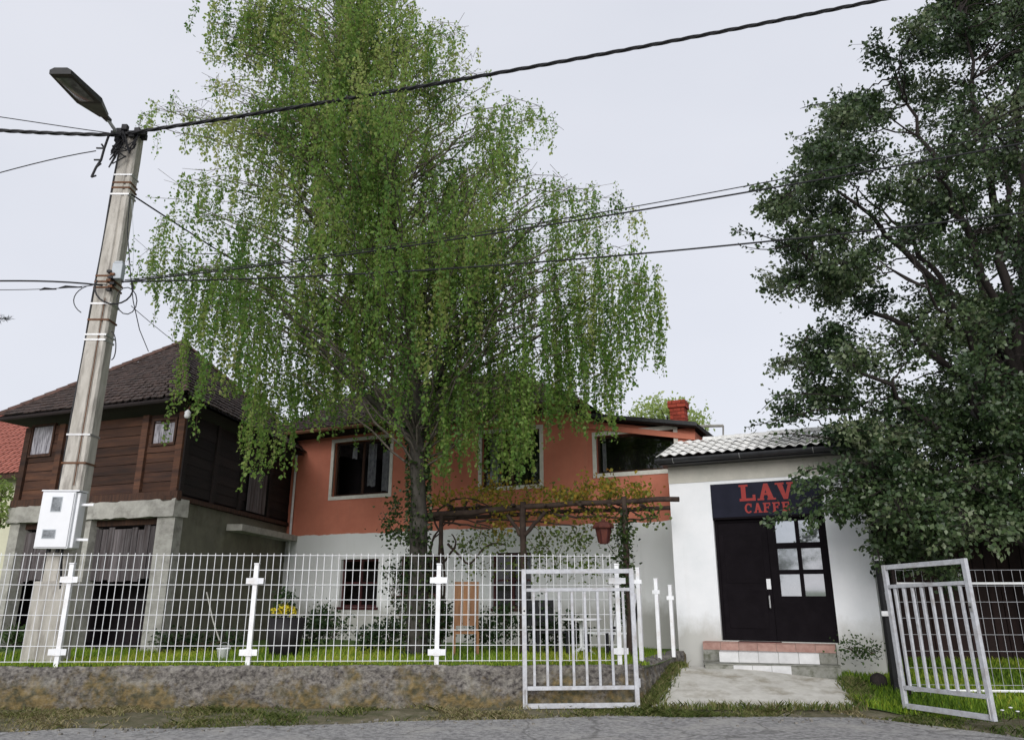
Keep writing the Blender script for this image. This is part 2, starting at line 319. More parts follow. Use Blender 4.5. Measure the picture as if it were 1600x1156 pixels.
def house_paint():
    m = mat('house_render', (.66, .24, .160), (.56, .19, .125), 1.2, 8, .9, .22, 110)
    n = m.node_tree.nodes; l = m.node_tree.links.new; b = n['Principled BSDF']
    red = b.inputs['Base Color'].links[0].from_socket
    t = n.new('ShaderNodeTexCoord'); sp = n.new('ShaderNodeSeparateXYZ'); l(t.outputs['Object'], sp.inputs[0])
    nz = n.new('ShaderNodeTexNoise'); nz.inputs['Scale'].default_value = 2.5; nz.inputs['Detail'].default_value = 6; l(t.outputs['Object'], nz.inputs['Vector'])
    ma = n.new('ShaderNodeMath'); ma.operation = 'MULTIPLY_ADD'; ma.inputs[1].default_value = .12; l(nz.outputs[0], ma.inputs[0]); l(sp.outputs[2], ma.inputs[2])
    mr = n.new('ShaderNodeMapRange'); mr.inputs[1].default_value = PAINT_Z + .055; mr.inputs[2].default_value = PAINT_Z + .068; l(ma.outputs[0], mr.inputs[0])
    nw = n.new('ShaderNodeTexNoise'); nw.inputs['Scale'].default_value = 1.3; nw.inputs['Detail'].default_value = 9; l(t.outputs['Object'], nw.inputs['Vector'])
    w = n.new('ShaderNodeMix'); w.data_type = 'RGBA'; w.inputs[6].default_value = (.85, .86, .875, 1); w.inputs[7].default_value = (.77, .785, .79, 1); l(nw.outputs[0], w.inputs[0])
    mx = n.new('ShaderNodeMix'); mx.data_type = 'RGBA'; l(mr.outputs[0], mx.inputs[0]); l(w.outputs[2], mx.inputs[6]); l(red, mx.inputs[7])
    l(mx.outputs[2], b.inputs['Base Color']); return m

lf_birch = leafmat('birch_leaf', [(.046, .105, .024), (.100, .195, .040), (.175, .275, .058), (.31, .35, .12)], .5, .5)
lf_tree = leafmat('glossy_leaf', [(.014, .032, .011), (.034, .066, .022), (.078, .122, .045), (.19, .225, .125)], .40, .22, .6)
lf_vine = leafmat('vine_leaf', [(.05, .08, .012), (.14, .16, .02), (.30, .22, .03), (.34, .17, .03)], .55, .4)
lf_ivy = leafmat('ivy_leaf', [(.012, .025, .008), (.03, .055, .014), (.07, .10, .03)], .4, .25)
lf_vinegreen = leafmat('young_vine_leaf', [(.035, .06, .014), (.075, .115, .025), (.15, .19, .05)], .5, .4)
lf_shrub = leafmat('shrub_leaf', [(.012, .028, .010), (.03, .06, .02), (.07, .115, .035)], .5, .3)
lf_pale = leafmat('pale_leaf', [(.16, .24, .06), (.28, .36, .11), (.40, .46, .20)], .6, .5)
lf_yellow = leafmat('yellow_petal', [(.65, .52, .02), (.8, .68, .04), (.85, .75, .12)], .6, .3)
lf_grass = leafmat('grass_blade', [(.06, .12, .014), (.17, .29, .025), (.32, .40, .04), (.46, .42, .08)], .6, .35)
lf_dry = leafmat('dry_grass', [(.06, .10, .02), (.13, .16, .04), (.24, .22, .10), (.38, .32, .19)], .7, .3)
lf_spruce = leafmat('spruce_needle', [(.01, .02, .01), (.025, .04, .02)], .6, .1)

# ------------------------------------------------------------------ frames and levels
YARD = .50
CF = Frame((3.59, 13.66), 26)       # cafe porch
HF = Frame((3.19, 15.9), 25)        # red house
WF = Frame(at(279, 760, 14.5), 21)  # wooden house, origin at its near corner
def wallY(X): return 10.98 + .035 * X      # front face of the low street wall

# ------------------------------------------------------------------ ground
structure(MB().quad((-900, -60, -.06), (900, -60, -.06), (900, 1500, -.06), (-900, 1500, -.06)).build('ground', m_ground))
def grid_sheet(name, m, x0, x1, y0, y1, nx, ny, zf):
    b = MB()
    for j in range(ny + 1):
        for i in range(nx + 1):
            x = lerp(x0, x1, i / nx); y = lerp(y0(x) if callable(y0) else y0, y1(x) if callable(y1) else y1, j / ny)
            b.v.append((x, y, zf(x, y)))
    for j in range(ny):
        for i in range(nx):
            q = j * (nx + 1) + i; b.f.append((q, q + 1, q + nx + 2, q + nx + 1))
    return b.build(name, m, smooth=True)
def vn(x, y, s):      # cheap smooth value noise
    return math.sin(x * s + 1.7 * math.sin(y * s * .7)) * math.sin(y * s * 1.3 + 1.1 * math.sin(x * s * .6))
def road_edge(x): return interp(x, [-60, -7, -3, 0, 1.8, 4.4, 5.0, 5.6, 7, 60], [9.0, 9.3, 9.65, 10.2, 10.42, 10.38, 9.6, 8.7, 8.0, 6.5]) + .10 * vn(x, 0, 1.3) + .07 * vn(x, 5, 3.1) + .03 * vn(x, 2, 9)
structure(grid_sheet('road', m_asphalt, -60, 60, -30, road_edge, 600, 40, lambda x, y: -.012 + .008 * vn(x, y, 2)))
def verge_z(x, y): return -.03 + .05 * max(0, min(1, (y - road_edge(x) + .05) / .6)) + .010 * vn(x, y, 4) + .005 * vn(x, y, 11)
structure(grid_sheet('verge', m_soil, -60, 60, lambda x: road_edge(x) - .3, lambda x: 11.3 + .035 * x, 600, 14, verge_z))
CA = Vector((1.80, wallY(1.8), 0)); CB = CF.w(-.62, -.12, 0)      # side retaining wall from street corner to porch
def yard_x(y): return CA.x + (CB.x - CA.x) * (y - CA.y) / (CB.y - CA.y) if y < CB.y else CB.x + (y - CB.y) * .47
b = MB(); ny = 60
ys = [wallY(0) + .08 + (i / ny) ** 2 * 45 for i in range(ny + 1)]
for y in ys:
    for k in range(41):
        x = lerp(-40, yard_x(y) + .02, k / 40); yy = y + .035 * x
        b.v.append((x, yy, YARD + .02 * vn(x, yy, 1.1) - .06 * min(1, (yy - 11) / 6)))
for j in range(ny):
    for k in range(40):
        q = j * 41 + k; b.f.append((q, q + 1, q + 42, q + 41))
structure(b.build('yard_lawn', m_lawn, smooth=True))
def pz(y): return .02 + .31 * max(0, min(1, (y - 10.85) / 1.85))
PL0, PL1 = Vector((1.86, 10.93)), CF.w(-.55, -.75, 0).to_2d(); PR0, PR1 = Vector((4.66, 10.85)), CF.w(1.95, -.85, 0).to_2d()
b = MB(); n = 24
for j in range(n + 1):
    for i in range(n + 1):
        p = lerp(lerp(PL0, PR0, i / n), lerp(PL1, PR1, i / n), j / n)
        y = p.y - (.07 * vn(p.x, 3, 3) + .03 if j == 0 else 0); b.v.append((p.x, y, pz(y) + .022 + .006 * vn(p.x, y, 5)))
for j in range(n):
    for i in range(n):
        q = j * (n + 1) + i; b.f.append((q, q + 1, q + n + 2, q + n + 1))
e = len(b.v)
for i in range(n + 1):
    p = b.v[i]; b.v.append((p[0], p[1] - .01, -.05))
for i in range(n): b.f.append((e + i, e + i + 1, i + 1, i))
structure(b.build('path', m_path, smooth=False))
def lz(x, y): return -.02 + .36 * max(0, min(1, (y - 9.9 - .02 * x) / 3.6)) + .02 * vn(x, y, 1.4)
structure(grid_sheet('right_lawn', m_lawn, 0, 1, 0, 1, 1, 1, lambda x, y: -.05)) if False else None
b = MB(); n = 40
for j in range(n + 1):
    y = 9.9 + 14 * (j / n) ** 1.4
    xl = interp(y, [9.9, 10.85, 13, 30], [5.2, 4.55, 5.1, 9.0])
    for i in range(n + 1):
        x = lerp(xl, 40, (i / n) ** 1.5); b.v.append((x, y, lz(x, y)))
for j in range(n):
    for i in range(n):
        q = j * (n + 1) + i; b.f.append((q, q + 1, q + n + 2, q + n + 1))
structure(b.build('side_lawn', m_lawn, smooth=True))

# ------------------------------------------------------------------ low street wall
def rough_wall(name, path, thick, z0, zt, label):
    """wall of cast concrete following path (front face points), uneven face"""
    pts = [Vector((p[0], p[1], 0)) for p in path]; b = MB(); cols = []
    seg = []
    for a, c in zip(pts[:-1], pts[1:]):
        k = max(2, int((c - a).length / .05))
        seg += [lerp(a, c, i / k) for i in range(k)]
    seg.append(pts[-1]); nz_ = 12
    for i, p in enumerate(seg):
        d = (seg[min(i + 1, len(seg) - 1)] - seg[max(i - 1, 0)]).normalized(); nrm = Vector((d.y, -d.x, 0)); s = i * .05
        for j in range(nz_ + 1):
            z = lerp(z0, zt, j / nz_)
            off = .010 * vn(s, z, 9) + .008 * vn(s + 9, z * 1.5, 23) + .02 * vn(s, z, 2.2) - (.03 if j == nz_ else 0) + .006 * random.uniform(-1, 1)
            off += .022 * (1 if z < zt * .62 + .03 * vn(s, 0, .8) else 0)
            q = p + nrm * off; b.v.append((q.x, q.y, z + (.012 * vn(s, 1, 5) + .008 * random.uniform(-1, 1) if j == nz_ else 0)))
        q = p - nrm * thick; b.v.append((q.x, q.y, zt + .005)); b.v.append((q.x, q.y, z0))
    m_ = nz_ + 3
    for i in range(len(seg) - 1):
        for j in range(m_ - 1): q = i * m_ + j; b.f.append((q, q + m_, q + m_ + 1, q + 1))
    for i in (0, len(seg) - 1): b.f.append(tuple(i * m_ + j for j in range(m_)))
    return tag(b.build(name, m_wallc), label, 'wall')
cpts = [(-30, wallY(-30)), (CA.x - .35, wallY(CA.x - .35)), (CA.x - .10, wallY(CA.x) + .03), (CA.x + .02, wallY(CA.x) + .12), (CA.x + .12, wallY(CA.x) + .4), (CB.x, CB.y)]
rough_wall('concrete_wall', cpts, .24, -.15, .545, 'low weathered concrete street wall with rust brown moss under the white fence')

# ------------------------------------------------------------------ white mesh fence
FZ0, FZ1 = .60, 2.0
def fpt(x): # px x -> X on the fence line at mid height
    p = at(x, 985, 11.1); 
    for _ in range(4): p = at(x, 985, wallY(p.x) + .11)
    return p.x
post_px = [98, 393, 684, 967]; posts = [fpt(x) for x in post_px]; step = posts[1] - posts[0]
PX = [posts[0] - step] + posts
vw = MB().tube([(0, 0, -.015), (0, 0, FZ1 - FZ0 + .03)], .0047, 5).mesh('vertical_wire', m_white)
fence = thing('wire_fence', 'white welded wire mesh fence standing on the low street wall', 'fence', (PX[0], wallY(PX[0]) + .10, .54), math.atan(.035))
for k in range(4):
    xa, xb = PX[k] - PX[0], PX[k + 1] - PX[0]; Ln = (xb - xa) - .01; nv = round(Ln / .1)
    pn = MB().tube([(0, 0, 0), (Ln, 0, 0)], .0046, 5).tube([(0, 0, 1.4), (Ln, 0, 1.4)], .0046, 5).build('fence_panel', m_white, fence); pn.location = (xa, 0, FZ0 - .54)
    for i in range(nv): obj('vertical_wire', vw, pn, loc=(.02 + i * Ln / nv, random.uniform(-.002, .002) + .009, 0), rot=(random.uniform(-.004, .004), random.uniform(-.006, .006), 0))
    hw = MB().tube([(0, 0, 0), (Ln, 0, 0)], .0047, 5).mesh('horizontal_wire', m_white)
    for j in range(1, 7): obj('horizontal_wire', hw, pn, loc=(0, 0, j * .2), rot=(0, random.uniform(-.001, .001), 0))
pm = MB().box((-.03, -.03, -.05), (.03, .03, 1.33)).mesh('fence_post', m_white)
cl = MB().box((-.12, -.044, -.04), (.12, -.036, .04)).box((-.05, -.05, -.045), (.05, -.042, .045)).mesh('clamp', m_white)
cap = MB().box((-.034, -.034, 1.335), (.034, .034, 1.355)).mesh('post_cap', m_white)
for k, x in enumerate(posts):
    t = obj('fence_post', pm, fence, loc=(x - PX[0], .0, 0)); obj('post_cap', cap, t)
    for z in (.18, 1.12): obj('clamp', cl, t, loc=(0, -.002, z + random.uniform(-.01, .01)))
bare = [(1003, 1000, 888, 1032, 'nearest and tallest'), (1031, 1028, 905, 1026, 'middle'), (1053, 1050, 915, 1022, 'farthest and shortest')]
for x, xt, yt, yb, wd in bare:
    p = atz(x, yb, .55); q = at(xt, yt, p.y)
    t = thing('bare_post', wd + ' of three bare white posts between gate and cafe porch', 'post', p, R(-26), 'bare white posts beside the path')
    h = q.z - p.z
    MB().box((-.028, -.028, -.04), (.028, .028, h)).build('post_tube', m_white, t, bevel=.004)
    MB().box((-.032, -.032, h + .001), (.032, .032, h + .018)).build('post_cap', m_white, t)
    MB().box((-.06, -.033, h - .22), (.06, -.029, h - .16)).build('clamp', m_white, t)

# ------------------------------------------------------------------ gates
def gate(name, label, p0, p1, h, group, free_end):
    """leaf from p0 to p1 (bottom corners); steel box-section frame with vertical bars"""
    p0, p1 = Vector(p0), Vector(p1); d = p1 - p0; Wd = d.to_2d().length; rz = math.atan2(d.y, d.x)
    t = thing(name, label, 'gate', p0, rz, group); tilt = math.atan2(d.z, Wd); t.rotation_euler = (0, -tilt, rz)
    s = .03
    for x in (0, Wd - 2 * s): MB().box((x, -.025, 0), (x + 2 * s, .025, h)).build('stile', m_galv, t, bevel=.004)
    def rail(z, hh): MB().box((2 * s + .001, -.022, z), (Wd - 2 * s - .001, .022, z + hh)).build('rail', m_galv, t, bevel=.004)
    rail(.002, .062); rail(.225, .05); rail(h - .062, .06); rail(h - .30, .045)
    bar = MB().box((-.0175, -.014, .276), (.0175, .014, h - .301)).mesh('bar', m_galv)
    for i in range(8):
        x = lerp(2 * s + .10, Wd - 2 * s - .10, i / 7); obj('bar', bar, t, bevel=.003, loc=(x, 0, 0))
    fx = .03 if free_end == 0 else Wd - .03
    lk = MB().box((fx - .022, -.034, h - .60), (fx + .022, -.0255, h - .50)).build('lock', m_metal, t)
    MB().lathe([(.011, 0), (.013, .004), (.0, .03)], (0, 0, 0), 8).build('lock_cylinder', m_black, lk); lk.children[0].location = (fx, -.036, h - .55); lk.children[0].rotation_euler = (math.pi / 2, 0, 0)
    hx = Wd + .012 if free_end == 0 else -.012
    for z in (.25, h - .45): MB().tube([(hx, 0, z), (hx, 0, z + .11)], .014, 8).build('hinge', m_galv, t)
    MB().tube([(fx, -.04, .02), (fx, -.04, .24)], .008, 6).build('drop_bolt', m_metal, t)
    return t
def g3(x, y, Y): return at(x, y, Y)
gp0 = at(817, 1107, 10.80); gp1 = at(1000, 1105, 10.84); gt = at(817, 889, 10.80)
gate('gate_leaf', 'open galvanised steel gate leaf swung flat in front of the street wall', gp0, gp1, gt.z - gp0.z, 'steel gate leaves', 0)
q0 = at(1413, 1106, 10.42); q1 = at(1557, 1127, 9.12); qt = at(1386, 880, 10.42); 
gate('gate_leaf', 'open galvanised steel gate leaf standing on the grass right of the path', q0, q1, (gt.z - gp0.z) * .99, 'steel gate leaves', 1)

# ------------------------------------------------------------------ right wire fence
t = thing('mesh_fence', 'thin wire mesh fence with two white rails behind the right gate leaf', 'fence', (0, 0, 0))
fa = at(1500, 990, 11.3); fb = at(2000, 990, 11.0); dirf = (fb - fa).normalized()
def fz(y, p): return at(1560, y, p.y).z
zA = at(1560, 890, 11.2).z; zB = at(1560, 1098, 11.2).z; r1 = at(1560, 911, 11.2).z; r2 = at(1560, 1080, 11.2).z
fa = at(1412, 990, 11.35); ln = 6.5
me = MB().tube([(0, 0, 0), (0, 0, zA - zB)], .0032, 4).mesh('vertical_wire', m_galv)
for i in range(int(ln / .125)):
    p = fa + dirf * (i * .125); obj('vertical_wire', me, t, loc=(p.x, p.y, zB), rot=(0, random.uniform(-.008, .008), 0))
for j in range(9):
    z = lerp(zB, zA, j / 8); a, c = fa.copy(), fa + dirf * ln; a.z = c.z = z
    MB().tube([a, c], .0034, 4).build('horizontal_wire', m_galv, t)
for z in (r1, r2):
    a, c = fa.copy(), fa + dirf * ln; a.z = c.z = z
    MB().tube([a, c], .018, 6).build('rail', m_white, t)
for s in (0, 2.6, 5.2):
    p = fa + dirf * s + Vector((0, .05, 0)); MB().box((p.x - .03, p.y - .02, -.05), (p.x + .03, p.y + .03, zA + .04)).build('post', m_galv if s else m_blackwood, t)
# dark gate post at porch corner
p = at(1392, 1010, 11.6)
t = thing('hinge_post', 'dark steel gate post with white brackets beside the porch corner', 'post', (p.x, p.y, 0))
MB().box((-.05, -.05, -.05), (.05, .05, at(1372, 858, 11.6).z)).build('post_tube', m_black, t)
for yy in (872, 958): 
    z = at(1380, yy, 11.6).z; MB().box((-.10, -.075, z - .035), (.02, -.052, z + .035)).build('bracket', m_white, t)

# ------------------------------------------------------------------ cafe porch
X0, _ = CF.px(1060, 1000); X1, _ = CF.px(1380, 1000)
DX0, DZ0 = CF.px(1128, 1000); DX1, _ = CF.px(1311, 1000); _, DZT = CF.px(1112, 757); _, SGB = CF.px(1114, 809)
EY = -.38
RX0, EZ = CF.px(1025, 716, EY); RX1 = X1 + .35; _, RT = CF.px(1085, 690, 1.25)
WT = EZ - .12
t = thing('cafe_porch', 'white rendered cafe porch with pale wavy tile roof and dark double door', 'building', CF.o, CF.a); cafe = t
wall_holes(X0, X1, -.1, WT, [(DX0, DX1, DZ0, DZT)], .22).build('front_wall', m_cafe, t)
b = MB(); b.box((X0, .225, -.1), (X0 + .22, 3.6, WT)); b.box((X1 - .22, .225, -.1), (X1, 3.6, WT)); b.build('side_wall', m_cafe, t)
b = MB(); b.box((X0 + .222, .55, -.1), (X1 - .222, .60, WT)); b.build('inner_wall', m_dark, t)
b = MB(); b.box((X0 - .003, -.012, DZT + .06), (X1 + .003, -.002, WT - .002)); b.build('lintel_shade_band', m_beige, t)  # lintel under the eave, with the eave shadow put into its beige
# soffit, fascia
MB().box((RX0 + .05, EY + .06, WT + .002), (RX1 - .02, .3, WT + .03)).build('soffit', m_gutter, t)
MB().box((RX0 + .03, EY + .035, WT - .01), (RX1, EY + .055, EZ - .025)).build('fascia', m_gutter, t)
# half-round gutter
b = MB(); gr = .075; gz = EZ - .035; gy = EY - .045; n = 10
for x in (RX0 + .01, RX1):
    for k in range(n + 1):
        a = math.pi + math.pi * k / n; b.v.append((x, gy + gr * math.cos(a), gz + gr * math.sin(a)))
    for k in range(n + 1):
        a = 2 * math.pi - math.pi * k / n; b.v.append((x, gy + (gr - .006) * math.cos(a), gz + (gr - .006) * math.sin(a)))
m2 = 2 * n + 2
for k in range(m2): b.f.append((k, (k + 1) % m2, m2 + (k + 1) % m2, m2 + k))
g = b.build('gutter', m_gutter, t, smooth=False)
MB().quad(*[(RX0 + .008, gy + gr * math.cos(math.pi + math.pi * k / n), gz + gr * math.sin(math.pi + math.pi * k / n)) for k in range(n + 1)]).build('end_cap', m_gutter, g)
for x in (RX0 + .33, RX0 + 1.5, RX0 + 2.7):
    b = MB(); b.tube([(x, gy + (gr + .004) * math.cos(a), gz + (gr + .004) * math.sin(a)) for a in [math.pi + math.pi * k / 8 for k in range(9)]], .007, 5); b.build('bracket', m_metal, g)
# tiles: rows of wavy tiles, each tile one wave wide
pitch = .172; nt_ = int((RX1 - RX0) / pitch); L_ = math.hypot(1.25 - EY, RT - EZ); ang = math.atan2(RT - EZ, 1.25 - EY); rows = 5; rl = L_ / rows
b = MB(); nx = 10
for yk in (0, 1):
    for zt in (0, 1):
        for i in range(nx + 1):
            u = i / nx; zz = .034 * (0.5 - .5 * math.cos(2 * math.pi * u)) * (1.12 if yk == 0 else 1)
            b.v.append((u * pitch, yk * rl * 1.16, zz + (0 if zt else -.014) + (.030 if yk == 0 else -.002)))
A = lambda yk, zt, i: (yk * 2 + zt) * (nx + 1) + i
for i in range(nx):
    b.f.append((A(0, 1, i), A(0, 1, i + 1), A(1, 1, i + 1), A(1, 1, i))); b.f.append((A(0, 0, i), A(1, 0, i), A(1, 0, i + 1), A(0, 0, i + 1)))
    b.f.append((A(0, 0, i), A(0, 0, i + 1), A(0, 1, i + 1), A(0, 1, i)))
b.f.append((A(0, 0, 0), A(0, 1, 0), A(1, 1, 0), A(1, 0, 0))); b.f.append((A(0, 0, nx), A(1, 0, nx), A(1, 1, nx), A(0, 1, nx)))
tm = b.mesh('roof_tile', m_rooft, True)
rf = MB().hexa([(RX0 + .03, EY + .03, EZ - .06), (RX1 - .01, EY + .03, EZ - .06), (RX1 - .01, 1.24, RT - .09), (RX0 + .03, 1.24, RT - .09),
                (RX0 + .03, EY + .03, EZ - .03), (RX1 - .01, EY + .03, EZ - .03), (RX1 - .01, 1.24, RT - .06), (RX0 + .03, 1.24, RT - .06)]).build('roof', m_gutter, t)
for r in range(rows):
    for i in range(nt_):
        d = r * rl; jit = random.uniform(-.006, .006)
        obj('roof_tile', tm, rf, loc=(RX0 + i * pitch, EY + d * math.cos(ang) + jit, EZ + d * math.sin(ang) + random.uniform(-.002, .003)), rot=(ang + random.uniform(-.008, .008), 0, random.uniform(-.01, .01)))
rdm = MB(); n = 8
for k in range(n + 1):
    a = math.pi * k / n
    for y in (0, .34): rdm.v.append((y, .085 * math.cos(a) * (1 if y == 0 else .9), .085 * math.sin(a) * (1 if y == 0 else .9)))
for k in range(n): rdm.f.append((2 * k, 2 * k + 1, 2 * k + 3, 2 * k + 2))
rdm = rdm.mesh('ridge_tile', m_rooft, True)
for i in range(int((RX1 - RX0 - .2) / .31)): obj('ridge_tile', rdm, rf, loc=(RX0 + .55 + i * .31, 1.27, RT + .005), rot=(0, random.uniform(-.03, .03), 0))
MB().hexa([(RX0 + .25, 1.28, RT - .1), (RX1, 1.28, RT - .1), (RX1, 3.5, EZ), (RX0 + .25, 3.5, EZ), (RX0 + .25, 1.28, RT - .04), (RX1, 1.28, RT - .04), (RX1, 3.5, EZ + .06), (RX0 + .25, 3.5, EZ + .06)]).build('rear_slope', m_oldtile, rf)
# sign
sg = MB().box((DX0 + .002, -.02, SGB), (DX1 - .002, .03, DZT - .002)).build('sign_board', m_sign, t)
MB().box((DX0 + .004, -.014, SGB - .035), (DX1 - .004, .05, SGB - .002)).build('sign_rail', m_door, t)
def glyph(ch, x, z, w, h, y0, name='letter'):
    sw = w * .27; se = h * .13; m = MB(); k = [0]
    def poly(pts):
        k[0] += 1; yy = y0 - .0006 * k[0]
        P = [(x + p[0] * w, z + p[1] * h) for p in pts]; i = len(m.v); n = len(P)
        m.v += [(p[0], yy, p[1]) for p in P] + [(p[0], y0 + .012, p[1]) for p in P]
        m.f.append(tuple(i + q for q in range(n))); m.f += [(i + q, i + n + q, i + n + (q + 1) % n, i + (q + 1) % n) for q in range(n)]
    def bx_(a, b_, c, d): poly([(a, b_), (c, b_), (c, d), (a, d)])
    if ch == 'L':
        bx_(.12, 0, .40, 1); bx_(0, .88, .55, 1); bx_(0, 0, .95, .16); bx_(.80, 0, .97, .36)
    elif ch == 'A':
        poly([(.08, .05), (.30, .05), (.60, 1), (.38, 1)]); poly([(.62, .05), (.94, .05), (.62, 1), (.38, 1)]); bx_(.25, .30, .75, .43); bx_(-.04, 0, .36, .11); bx_(.55, 0, 1.05, .11)
    elif ch == 'V':
        poly([(.38, 0), (.60, 0), (.36, .95), (.04, .95)]); poly([(.42, 0), (.62, 0), (.92, .95), (.72, .95)]); bx_(-.06, .89, .46, 1); bx_(.62, .89, 1.04, 1)
    elif ch in 'FE':
        bx_(.10, 0, .38, 1); bx_(0, .86, .92, 1); bx_(.76, .66, .92, .92); bx_(.3, .44, .70, .57); bx_(.6, .36, .72, .66); bx_(0, 0, .55 if ch == 'F' else .92, .13)
        if ch == 'E': bx_(.76, 0, .94, .32)
    elif ch == 'C':
        N = 14; a0, a1 = R(42), R(318)
        for q in range(N):
            s, e_ = a0 + (a1 - a0) * q / N, a0 + (a1 - a0) * (q + 1) / N
            poly([(.5 + .5 * math.cos(s), .5 + .52 * math.sin(s)), (.5 + .5 * math.cos(e_), .5 + .52 * math.sin(e_)), (.5 + .24 * math.cos(e_), .5 + .36 * math.sin(e_)), (.5 + .24 * math.cos(s), .5 + .36 * math.sin(s))]); k[0] -= 1
        bx_(.74, .62, .9, .98)
    return m.build(name, m_red, sg)
lx0, _ = CF.px(1156, 780); lx1, _ = CF.px(1242, 780); _, lzt = CF.px(1160, 757.5); _, lzb = CF.px(1160, 783)
_, czt = CF.px(1160, 787); _, czb = CF.px(1160, 802); cx0, _ = CF.px(1164, 795); cx1, _ = CF.px(1236, 795)
lw = (lx1 - lx0) / 3.25
for i, ch in enumerate('LAV'): glyph(ch, lx0 + i * lw * 1.12, lzb, lw, lzt - lzb, -.022)
cw = (cx1 - cx0) / 5.7
for i, ch in enumerate('CAFFE'): glyph(ch, cx0 + i * cw * 1.16, czb, cw, czt - czb, -.022)
# double door
dy = .10; DM, _ = CF.px(1205, 900, dy)
DT = SGB - .037; DXa, DXb = DX0 + .004, DX1 - .004
fr = MB(); fr.box((DXa, dy - .02, DZ0), (DXa + .05, dy + .05, DT)); fr.box((DXb - .05, dy - .02, DZ0), (DXb, dy + .05, DT)); fr.box((DXa + .051, dy - .02, DT - .05), (DXb - .051, dy + .05, DT)); fr.build('door_frame', m_door, t)
dl = MB().box((DXa + .052, dy, DZ0 + .01), (DM - .003, dy + .045, DT - .052)).build('door_leaf', m_door, t)
for (a, c) in ((.10, .42), (.48, .90)):
    H = DT - DZ0 - .06; MB().box((DXa + .14, dy - .008, DZ0 + a * H), (DM - .10, dy - .001, DZ0 + c * H)).build('panel', m_door, dl, bevel=.004)
H_, hz = CF.px(1206, 945, dy); MB().box((DM - .075, dy - .010, hz - .02 + .0), (DM - .035, dy - .001, hz + .0 + .20)).build('handle_plate', m_door, dl)
_, z1 = CF.px(1206, 912, dy); _, z2 = CF.px(1207, 940, dy)
MB().box((DM - .085, dy - .016, z1 - .085), (DM - .015, dy - .011, z1 + .085)).build('notice', m_plastic, dl)
MB().tube([(DM - .055, dy - .02, z2 - .10), (DM - .055, dy - .055, z2 - .09), (DM - .055, dy - .055, z2 + .09), (DM - .055, dy - .02, z2 + .10)], .014, 8).build('handle', m_metal, dl)
dr0, dr1 = DM + .003, DXb - .052
px_c = [(1213, 1244), (1250, 1281)]; px_r = [(812, 848), (857, 890), (897, 931)]
holes = []
for ca in px_c:
    for ra in px_r:
        a = CF.px(ca[0] + .025 * 0, ra[1], dy)[0]; c = CF.px(ca[1], ra[1], dy)[0]; holes.append((a, c, CF.px(ca[0], ra[1], dy)[1], CF.px(ca[0], ra[0], dy)[1]))
# regularise
cxs = [(holes[0][0], holes[0][1]), (holes[3][0], min(holes[3][1], dr1 - .06))]; rzs = [(holes[k][2], holes[k][3]) for k in range(3)]
hol = [(a, c, d, e) for a, c in cxs for d, e in rzs]
d2 = wall_holes(dr0, dr1, DZ0 + .01, DT - .052, hol, .045, y=dy).build('door_leaf', m_door, t)
gl = None
for a, c, d, e in hol:
    k = MB().quad((-.5 * (c - a), 0, -.5 * (e - d)), (.5 * (c - a), 0, -.5 * (e - d)), (.5 * (c - a), 0, .5 * (e - d)), (-.5 * (c - a), 0, .5 * (e - d))).build('pane', m_mirror, d2)
    k.location = ((a + c) / 2, dy + .03, (d + e) / 2); k.rotation_euler = (random.uniform(-.02, .02), 0, random.uniform(-.03, .03))
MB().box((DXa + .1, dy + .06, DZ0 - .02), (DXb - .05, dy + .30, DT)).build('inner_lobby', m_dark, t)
# steps
st = thing('entrance_steps', 'tiled entrance steps with pink top and white tile risers before the cafe door', 'steps', CF.o, CF.a)
sx0, _ = CF.px(1100, 1010, -.12); sx1, _ = CF.px(1306, 1010, -.12); _, s1z = CF.px(1200, 1019, -.35); 
s0 = DZ0 - .012; h1 = s0 - .13; h2 = h1 - .16; tw0 = CF.px(1126, 1025, -.35)[0]; tw1 = CF.px(1279, 1025, -.35)[0]
MB().box((sx0, -.20, 0), (sx1, .21, s0 - .014)).build('landing', m_slab, st)
n = 7
for i in range(n):
    a, c = lerp(sx0, sx1, i / n), lerp(sx0, sx1, (i + 1) / n)
    MB().box((a + .003, -.215, s0 - .012), (c - .003, .2, s0)).build('tile', m_stepred, st)
    MB().box((a + .003, -.212, h1 + .003), (c - .003, -.202, s0 - .016)).build('tile', m_stepred, st)
SB = thing('x', 'x', 'x') if False else None
def turned(o, deg):
    cx = (tw0 + tw1) / 2; a = R(deg); o.rotation_euler = (0, 0, a); pv = Vector((cx, -.36, 0)); o.location = pv - Matrix.Rotation(a, 3, 'Z') @ pv; return o
turned(MB().box((tw0, -.50, 0), (tw1, .1, h1 - .012)).build('middle_step', m_slab, st), 9)
for i in range(5):
    a, c = lerp(tw0, tw1, i / 5), lerp(tw0, tw1, (i + 1) / 5)
    turned(MB().box((a + .003, -.512, h2 + .004), (c - .003, -.502, h1 - .002)).build('tile', m_steptile, st), 9)
    turned(MB().box((a + .003, -.515, h1 - .010), (c - .003, -.06, h1)).build('tile', m_steptile, st), 9)
turned(MB().box((tw0 - .25, -.76, 0), (tw1 + .25, -.12, h2 - .012)).build('bottom_step', m_slab, st), 14)
for i in range(3):
    a, c = lerp(tw0 + .18, tw0 + 1.05, i / 3), lerp(tw0 + .18, tw0 + 1.05, (i + 1) / 3)
    turned(MB().box((a + .003, -.772, .10), (c - .003, -.762, h2 - .014)).build('tile', m_steptile, st), 14)
turned(MB().box((tw0 - .26, -.78, h2 - .011), (tw1 + .26, -.10, h2 + .002)).build('slab', m_slab, st), 14)
mt = MB().box((tw0 + .28, -.19, s0 + .001), (tw0 + .95, -.02, s0 + .014)).build('doormat', m_maroon); mt.location = CF.o; mt.rotation_euler = (0, 0, CF.a)
